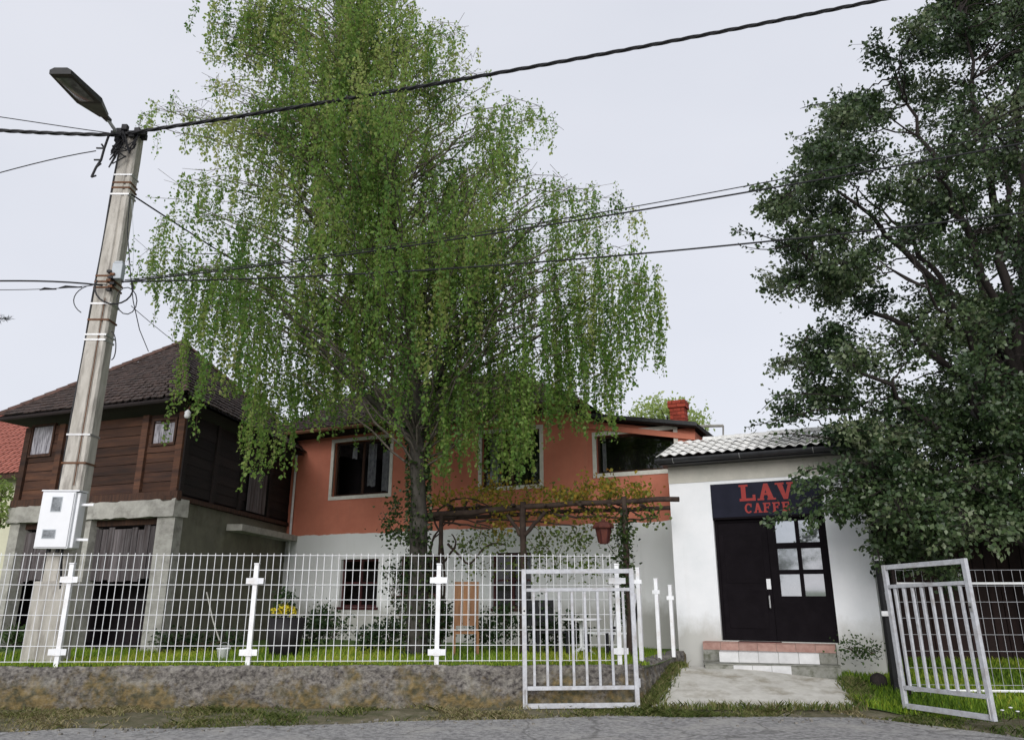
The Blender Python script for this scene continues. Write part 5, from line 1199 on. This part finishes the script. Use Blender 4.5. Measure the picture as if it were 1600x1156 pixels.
# yellow flowers in black tub
c = atz(447, 1000, YARD - .02); c = at(447, 975, 13.6); base = Vector((c.x, c.y, YARD - .06)); k = 13.6 / 1.03 / F
t = thing('flower_tub', 'yellow flowers in a wide black tub behind the fence', 'flower tub', base)
zt = at(447, 965, 13.6).z - base.z
MB().lathe([(20 * k, 0), (25 * k, zt * .5), (28 * k, zt), (26 * k, zt), (24 * k, zt - .05)], (0, 0, 0), 20).build('tub', m_pot, t, True)
n = 500; th = rng.uniform(0, 6.28, n); rr_ = np.sqrt(rng.uniform(0, 1, n)) * 19 * k; z = zt + .02 + (1 - (rr_ / (24 * k)) ** 2) * .17 + rng.uniform(-.05, .03, n)
pos = np.stack([rr_ * np.cos(th) - .05, rr_ * np.sin(th), z], 1); d = rng.normal(0, .6, (n, 3)); d[:, 2] += .6
obj('flowers', leaf_mesh('flowers', lf_yellow, pos, d, rng.uniform(.035, .06, n), rng.uniform(0, 1, n), .8), t)
pos2 = pos[:300].copy(); pos2[:, 2] += rng.uniform(-.1, .3, 300); obj('foliage', leaf_mesh('foliage', lf_shrub, pos2, rng.normal(0, 1, (300, 3)), rng.uniform(.05, .09, 300), rng.uniform(0, 1, 300), .6), t)

# ------------------------------------------------------------------ pergola with vine
GF = Frame(at(815, 800, 14.2), 22)
pg = thing('pergola', 'rustic pergola of dark round poles and crooked branches before the red house', 'pergola', (0, 0, 0))
def gp(x, y, yl=0):
    a, z = GF.px(x, y, yl); return GF.w(a, yl, z)
def logp(nm, pts, r0, r1, n=7, m=None):
    P, _ = dense(pts, [0] * len(pts), 4); q = [lerp(r0, r1, i / (len(P) - 1)) for i in range(len(P))]
    P = [p + Vector((random.uniform(-1, 1), random.uniform(-1, 1), random.uniform(-1, 1))) * .012 for p in P]
    return MB().tube(P, q, n).build(nm, m or m_vinewood, pg, True)
def ground(p): return Vector((p.x, p.y, YARD - .1))
def pst(x0, y0, x1, y1, yl, r): a = gp(x0, y0, yl); c = gp(x1, y1, yl); c = Vector((a.x, a.y, YARD - .1)); return logp('post', [a, lerp(a, c, .5), c], r * .85, r)
pst(817, 783, 815, 985, 0, .07); pst(975, 775, 972, 985, 0, .06); pst(690, 800, 690, 985, 0, .05)
logp('brace', [gp(793, 805, -.02), gp(805, 822, -.02), gp(814, 836, -.02)], .035, .04); logp('brace', [gp(852, 800, -.02), gp(835, 818, -.02), gp(820, 836, -.02)], .035, .04)
logp('beam', [gp(655, 806), gp(740, 800), gp(815, 793), gp(900, 787), gp(1062, 779)], .06, .045)
logp('beam', [gp(665, 812, .9), gp(760, 806, .9), gp(880, 800, .9), gp(1055, 792, .9)], .045, .04)
logp('beam', [gp(700, 795, 1.8), gp(820, 790, 1.8), gp(1000, 783, 1.8)], .045, .04)
for i, x in enumerate((700, 745, 800, 850, 905, 950, 1000)):
    a = gp(x, 788, -.3); c = gp(x + 25, 792, 2.1); c.z = a.z + .02; logp('rafter', [a, lerp(a, c, .5) + Vector((0, 0, .03)), c], .03, .024, 6)
# vine stems
for pts in ([(690, 985), (694, 900), (690, 840), (678, 810), (700, 785), (735, 778), (770, 795)], [(700, 985), (680, 910), (672, 860), (690, 822), (720, 810), (770, 825)], [(692, 880), (712, 850), (706, 835)], [(700, 850), (720, 870), (735, 880), (760, 852), (790, 850)], [(690, 815), (730, 820), (765, 826)], [(730, 780), (722, 800), (700, 820)], [(672, 870), (676, 845), (690, 830)], [(860, 802), (900, 808), (940, 806), (990, 812), (1025, 808)], [(950, 780), (970, 790), (1000, 806)], [(640, 815), (660, 800), (690, 795)], [(745, 815), (780, 812), (840, 815), (900, 822)]):
    logp('vine_stem', [gp(x, y, .15) for x, y in pts], .026, .012, 5)
def vine(label, spots, n, lm, size, tb, sprd):
    Ps = []; tt = thing('grapevine', label, 'vine', gp(*spots[0][:2], .2))
    per = n // len(spots)
    for s in spots:
        x, y, rx, ry = s; q = np.stack([rng.normal(x, rx, per), rng.normal(y, ry, per)], 1)
        Ps += [np.array(gp(a, b_, random.uniform(*sprd))) for a, b_ in q]
    Ps = np.array(Ps); k = len(Ps); nod = rng.normal(0, .05, (k, 3)); d = rng.normal(0, .8, (k, 3)); d[:, 2] -= .2
    obj('foliage', leaf_mesh('foliage', lm, Ps + nod - np.array(tt.location), d, rng.uniform(.6, 1.25, k) * size, np.clip(tb + rng.normal(0, .22, k), 0, 1), .85), tt)
    # shoots
    for s in spots[:8]:
        for _ in range(2):
            w = MB(); a = gp(s[0] + random.uniform(-8, 8), s[1] + 12, .2); w.tube(tolocal([a, a + Vector((random.uniform(-.1, .1), 0, .15)), a + Vector((random.uniform(-.2, .2), 0, .35))], tt.location), .006, 3, False); w.build('shoot', m_twig, tt)
vine('young orange and green grapevine leaves along the top of the pergola', [(690, 782, 14, 9), (745, 775, 14, 10), (770, 765, 12, 12), (790, 790, 12, 18), (835, 770, 18, 9), (875, 775, 15, 8), (895, 778, 10, 9), (915, 768, 8, 12), (945, 765, 9, 12), (955, 768, 7, 12), (985, 770, 12, 9), (1003, 775, 12, 8), (778, 815, 8, 14), (860, 805, 20, 8), (930, 808, 20, 7)], 3000, lf_vine, .075, .5, (-.1, 1.2))
vine('green vine hanging below the pergola in front of the white wall', [(850, 840, 16, 10), (890, 835, 22, 8), (905, 845, 12, 9), (872, 870, 20, 9), (843, 862, 12, 9), (780, 845, 16, 8), (745, 840, 20, 9), (730, 855, 14, 6), (1018, 808, 10, 7), (965, 835, 14, 8), (920, 880, 14, 12), (860, 890, 25, 8), (745, 885, 25, 9), (800, 885, 14, 12)], 1300, lf_vinegreen, .07, .5, (-.2, .5))
vine('ivy covering the right pergola post', [(975, 815, 5, 12), (977, 845, 6, 14), (972, 870, 7, 14), (976, 895, 7, 14), (973, 925, 6, 16), (972, 950, 5, 14)], 800, lf_ivy, .07, .4, (-.12, .12))
vine('leafy shoots left of the birch trunk at the end of the pergola', [(607, 815, 7, 14), (622, 832, 9, 8), (640, 840, 8, 8), (645, 800, 6, 14), (618, 790, 4, 12), (655, 790, 8, 10)], 650, lf_ivy, .075, .5, (-.2, .3))
# hanging lantern
p = gp(943, 832, -.25); kk = 14 / 1.0 / F
t = thing('hanging_lantern', 'dark red lantern hanging from the pergola beside the right post', 'lantern', p)
MB().lathe([(15 * kk, 6 * kk), (16 * kk, 8 * kk), (12 * kk, 14 * kk), (3 * kk, 17 * kk), (2 * kk, 20 * kk)], (0, 0, 0), 6).build('roof', m_terracotta, t)
bd = MB().lathe([(6 * kk, -16 * kk), (7 * kk, -14 * kk), (11 * kk, 5.5 * kk), (11 * kk, 6 * kk)], (0, 0, 0), 6).build('body', m_terracotta, t)
for k in range(6):
    a = k * math.pi / 3; a2 = a + math.pi / 3
    def lp(an, f): r = lerp(7.4, 11, f) * kk; return Vector((r * math.cos(an), r * math.sin(an), lerp(-14, 5.5, f) * kk))
    MB().tube([lp(a, 0) * 1.03, lp(a, 1) * 1.03], .008, 4).build('rib', m_maroon, bd)
MB().tube([(0, 0, 20 * kk), (0, .02, 42 * kk)], .005, 4).build('hook', m_rust, t)

# ------------------------------------------------------------------ garden furniture
def slat_chair(label, p, rz, m_fr, m_sl, w=.5, sh=.42, bh=1.0, n=5, tilt=.2, name='garden_chair', group=None):
    t = thing(name, label, 'chair', p, rz, group)
    for x in (-w / 2, w / 2):
        MB().hexa([(x - .02, -.25, 0), (x + .02, -.25, 0), (x + .02, -.21, 0), (x - .02, -.21, 0), (x - .02, -.25, sh), (x + .02, -.25, sh), (x + .02, -.21, sh), (x - .02, -.21, sh)]).build('leg', m_fr, t)
        MB().hexa([(x - .02, .20, 0), (x + .02, .20, 0), (x + .02, .24, 0), (x - .02, .24, 0), (x - .02, .2 + tilt, bh), (x + .02, .2 + tilt, bh), (x + .02, .24 + tilt, bh), (x - .02, .24 + tilt, bh)]).build('leg', m_fr, t)
    for i in range(5): MB().box((-w / 2 + .022, -.25 + i * .095, sh - .03), (w / 2 - .022, -.17 + i * .095, sh)).build('seat_slat', m_sl, t)
    for i in range(n):
        x = lerp(-w / 2 + .02, w / 2 - .02, i / n); x1 = lerp(-w / 2 + .02, w / 2 - .02, (i + 1) / n) - .012
        y0, y1 = .2 + tilt * (sh + .1) / bh, .2 + tilt * .97
        MB().hexa([(x, y0 - .02, sh + .08), (x1, y0 - .02, sh + .08), (x1, y0, sh + .08), (x, y0, sh + .08), (x, y1 - .02, bh), (x1, y1 - .02, bh), (x1, y1, bh), (x, y1, bh)]).build('back_slat', m_sl, t)
    return t
g = atz(728, 1003, YARD - .03); c = at(728, 1000, 13.2); c.z = YARD - .06
slat_chair('tan wooden slat chair leaning beside the birch', c, R(4), m_tan, m_tan, .38, .45, at(728, 908, 13.2).z - c.z, 3, .08, 'wooden_chair')
c = at(950, 985, 13.6); c.z = YARD - .06
slat_chair('dark garden chair with pale slats left of the ivy covered post', c, R(-60), m_black, m_white, .55, .42, at(950, 935, 13.6).z - c.z, 4, .25)
c = at(855, 985, 14.0); c.z = YARD - .06
slat_chair('dark garden chair behind the left half of the open gate leaf', c, R(20), m_black, m_black, .55, .42, .95, 4, .2)
c = at(908, 985, 14.0); c.z = YARD - .06
t = thing('garden_table', 'small white garden table between two dark chairs', 'table', c)
zt = at(908, 966, 14).z - c.z
MB().lathe([(.36, zt - .03), (.38, zt - .02), (.38, zt), (.35, zt + .004)], (0, 0, 0), 24).build('table_top', m_plastic, t, True); MB().tube([(0, 0, .1), (0, 0, zt - .03)], .03, 8).build('stem', m_plastic, t)
for k in range(3): a = k * 2.094; MB().tube([(0, 0, .15), (.15 * math.cos(a), .15 * math.sin(a), .1), (.28 * math.cos(a), .28 * math.sin(a), .0)], .02, 6).build('foot', m_plastic, t)
# bucket by the plaster wall, leaning stick
c = at(350, 1008, 12.6); c.z = YARD - .05
t = thing('white_bucket', 'small white bucket on the grass behind the fence', 'bucket', c)
MB().lathe([(.07, 0), (.10, .2), (.108, .205), (.108, .22), (.095, .22), (.065, .02)], (0, 0, 0), 16).build('body', m_plastic, t, True); MB().tube([(.105 * math.cos(a), .02, .2 + .1 * math.sin(a)) for a in np.linspace(0, math.pi, 8)], .004, 4).build('handle', m_metal, t)
tag(MB().tube([at(343, 1000, 12.7), at(333, 970, 13.0), at(323, 925, 13.4)], .012, 5).build('garden_stick', m_beam), 'thin pale stick leaning above the white bucket', 'stick')
for i, (x, y, Y_) in enumerate(((1566, 1109, 9.6), (1579, 1105, 9.6), (1590, 1111, 9.5))):
    p = at(x, y, Y_); t = thing('daisy', ('leftmost', 'middle', 'rightmost')[i] + ' of three tiny white daisies in the grass at the right edge', 'flower', (p.x, p.y, lz(p.x, p.y)), 0, 'daisies by the right gate')
    zz = max(.05, p.z - lz(p.x, p.y)); MB().tube([(0, 0, 0), (0, 0, zz)], .003, 3).build('stem', m_twig, t); MB().lathe([(.004, zz - .01), (.022, zz), (.02, zz + .006), (.005, zz + .01)], (0, 0, 0), 8).build('bloom', m_plastic, t)
p = at(1366, 1012, 11.9); t = thing('dark_stump', 'rounded dark stump against the porch right corner', 'stump', (p.x, p.y, lz(p.x, p.y) - .02))
MB().lathe([(.11, 0), (.12, .08), (.11, .16), (.07, .20), (.02, .22)], (0, 0, 0), 12).build('stump_body', m_darkbark, t, True)

# ------------------------------------------------------------------ background trees
def far_tree(name, label, px, Y, rx, rz, lm, n, size, tb=.5, c=None, k=None):
    c = c or at(px[0], px[1], Y); t = thing(name, label, 'tree', (c.x, c.y, 0)); k = k or Y / F
    w = Wood(); w.limb([Vector((0, 0, 0)), Vector((.1, 0, c.z * .5)), Vector((0, 0, c.z))], .22, .08, 8); w.b.build('trunk', m_darkbark, t, True)
    Ps, Ds = [], []; br = Wood()
    for i in range(n // 40):
        v = rng.normal(size=3); v /= np.linalg.norm(v); v *= rng.uniform(.3, 1) ** .5; p = np.array([v[0] * rx * k, v[1] * rx * k, c.z + v[2] * rz * k])
        Ps.append(p + rng.normal(0, .22, (40, 3)) * np.array([1, 1, .8])); d = rng.normal(0, .8, (40, 3)); Ds.append(d)
        br.limb([Vector((0, 0, c.z * .7)), lerp(Vector((0, 0, c.z)), Vector(p), .5), Vector(p)], .03, .006, 4)
    br.b.build('branches', m_darkbark, t); pos = np.concatenate(Ps); q = len(pos)
    obj('crown', leaf_mesh('crown', lm, pos, np.concatenate(Ds), rng.uniform(.7, 1.3, q) * size, np.clip(tb + rng.normal(0, .25, q), 0, 1), .6), t)
far_tree('background_tree', 'pale spring green tree behind the brick chimney', (1045, 665), 30, 62, 48, lf_pale, 4200, .15)
far_tree('background_tree', 'pale green tree behind the right part of the birch crown', (900, 680), 34, 70, 40, lf_pale, 2600, .16, .3)
far_tree('background_tree', 'dark tree standing behind the shed on the right', (1640, 640), 26, 260, 260, lf_tree, 9000, .2, .4)
far_tree('background_tree', 'dark tree behind the wooden house roof beside the birch', (470, 670), 32, 120, 70, lf_shrub, 5000, .18, .6)
far_tree('background_tree', 'green tree far beyond the left edge of the wooden house', (-140, 760), 40, 150, 120, lf_shrub, 5000, .2, .8)
far_tree('street_tree', 'tree across the road, seen only as a reflection in the cafe door panes', None, 0, 2.6, 2.3, lf_shrub, 3400, .16, .5, c=Vector((-12.5, -10.5, 3.6)), k=1.0)
# conifer whose branch tip enters at the left edge
c = at(-90, 500, 15); t = thing('spruce_tree', 'dark spruce just outside the left edge, one twig showing', 'tree', (c.x, c.y, 0))
w = Wood(); w.limb([Vector((0, 0, 0)), Vector((0, 0, 5)), Vector((0, 0, 12))], .22, .02, 8); w.b.build('trunk', m_darkbark, t)
Ps, Ds = [], []; br = Wood()
for i in range(46):
    z = 1.2 + i * .23; ln_ = max(.25, (12 - z) * .14); a = i * 2.4 + .3
    if abs(z - (c.z + .15)) < .2: a = 0.0; ln_ = (at(15, 490, 15).x - c.x)
    e = Vector((math.cos(a) * ln_, math.sin(a) * ln_, z - .1)); br.limb([Vector((0, 0, z)), e * .5 + Vector((0, 0, z * .5)), e], .02, .005, 4)
    for s in np.linspace(.1, 1, 60):
        q = lerp(Vector((0, 0, z)), e, s); 
        for k in range(5): Ps.append(q + Vector((random.gauss(0, .03), random.gauss(0, .03), random.gauss(0, .02)))); Ds.append((random.gauss(math.cos(a) * .7, .6), random.gauss(math.sin(a) * .7, .6), random.gauss(0, .5)))
br.b.build('branches', m_darkbark, t); Ps = np.array(Ps); n = len(Ps)
obj('needles', leaf_mesh('needles', lf_spruce, Ps, np.array(Ds), rng.uniform(.07, .14, n), rng.uniform(0, 1, n), .12), t)

# ------------------------------------------------------------------ grass
def scatter(n, f):
    out_ = []
    while len(out_) < n:
        p = f()
        if p is not None: out_.append(p)
    return np.array(out_)
def yard_pt():
    x = random.uniform(-8.5, 2.6); y = wallY(x) + .12 + random.random() ** 1.6 * 4.5
    if x > yard_x(y - .035 * x) - .12: return None
    return (x, y, YARD + .02 * vn(x, y, 1.1) - .06 * min(1, (y - 11) / 6) - .01)
P = scatter(26000, yard_pt)
stuff(tag(obj('yard_grass', blades('yard_grass', lf_grass, P, rng.uniform(.04, .12, len(P)), np.clip(.5 + .18 * np.sin(P[:, 0] * 1.9) + rng.normal(0, .17, len(P)), 0, 1), .009)), 'bright green grass of the front yard behind the fence', 'grass'))
def right_pt():
    y = 9.95 + random.random() ** 1.3 * 4.5; xl = interp(y, [9.9, 10.85, 13, 15], [5.2, 4.6, 5.15, 6]); x = xl + random.random() ** 1.3 * 5
    if (Vector((x, y, 0)) - CF.o).dot(CF.v) > -.02 and (Vector((x, y, 0)) - CF.o).dot(CF.u) < X1 + .05: return None
    return (x, y, lz(x, y) - .01)
P = scatter(22000, right_pt)
stuff(tag(obj('side_grass', blades('side_grass', lf_grass, P, rng.uniform(.04, .13, len(P)), np.clip(.32 + .18 * np.sin(P[:, 0] * 2.3 + P[:, 1]) + rng.normal(0, .2, len(P)), 0, 1), .009)), 'green grass right of the cafe path under the gate leaf', 'grass'))
def verge_pt():
    x = random.uniform(-9, 9.5); y0 = road_edge(x) - .06; y = lerp(y0, wallY(x) - .01, random.random() ** .8) if x < 1.9 else (y0 + abs(random.gauss(0, .25)) if x < 4.5 else lerp(y0, 10.3, random.random() ** .8))
    if vn(x, y, 2.3) + .7 * vn(x + 3, y, 6) < random.uniform(-.5, .8): return None
    if 2.0 < x < 4.5 and y > 10.86: return None
    return (x, y, verge_z(x, y) - .004)
P = scatter(17000, verge_pt)
hgt = rng.uniform(.015, .05, len(P)) * (1 + .9 * np.sin(P[:, 0] * 2.2 + 3 * P[:, 1]) ** 2)
stuff(tag(obj('verge_grass', blades('verge_grass', lf_dry, P, hgt, np.clip(.5 + .28 * np.sin(P[:, 0] * 1.3 + 2) - .5 * (P[:, 0] > 4.6) + rng.normal(0, .22, len(P)), 0, 1), .007, 1.7)), 'short dry and green grass along the road edge and wall foot', 'grass'))
def edge_pt():
    s = random.random()
    if s < .42:
        k = random.random(); p = lerp(PL0, PL1, k) + Vector((random.gauss(-.03, .07), random.gauss(0, .05)))
    elif s < .85:
        k = random.random(); p = lerp(PR0, PR1, k) + Vector((random.gauss(.06, .08), random.gauss(0, .05)))
    else:
        p = lerp(PL0, PR0, random.random()) + Vector((0, random.gauss(-.12, .05)))
    return (p.x, p.y, pz(p.y) + .005)
P = scatter(5200, edge_pt)
stuff(tag(obj('path_edge_grass', blades('path_edge_grass', lf_dry, P, rng.uniform(.03, .13, len(P)), np.clip(.35 + rng.normal(0, .25, len(P)), 0, 1), .009, .8)), 'straggly grass along the edges of the concrete path', 'grass'))
def walltop_pt():
    x = random.uniform(-8, 1.9); return (x, wallY(x) + random.uniform(.06, .24), .535)
P = scatter(5000, walltop_pt)
stuff(tag(obj('wall_top_grass', blades('wall_top_grass', lf_grass, P, rng.uniform(.02, .07, len(P)), np.clip(.4 + rng.normal(0, .2, len(P)), 0, 1), .008)), 'fringe of grass on top of the street wall', 'grass'))
# loose stones on the road edge
m_stone = mat('road_stone', (.30, .28, .25), (.18, .17, .15), 12, 5, .9, .4, 50, rnd=.3)
b = MB()
for i in range(420):
    x = random.uniform(-8, 8); y = road_edge(x) + random.gauss(-.1, .25); r = random.uniform(.006, .022)
    b.hexa([(x + sx * r * random.uniform(.6, 1), y + sy * r * random.uniform(.6, 1), -.015 + sz * r * random.uniform(.6, 1.2)) for sz in (0, 1) for sx, sy in ((-1, -1), (1, -1), (1, 1), (-1, 1))])
stuff(tag(b.build('gravel', m_stone), 'scattered small gravel along the road edge', 'gravel'))
print('leaves', NB, NT)
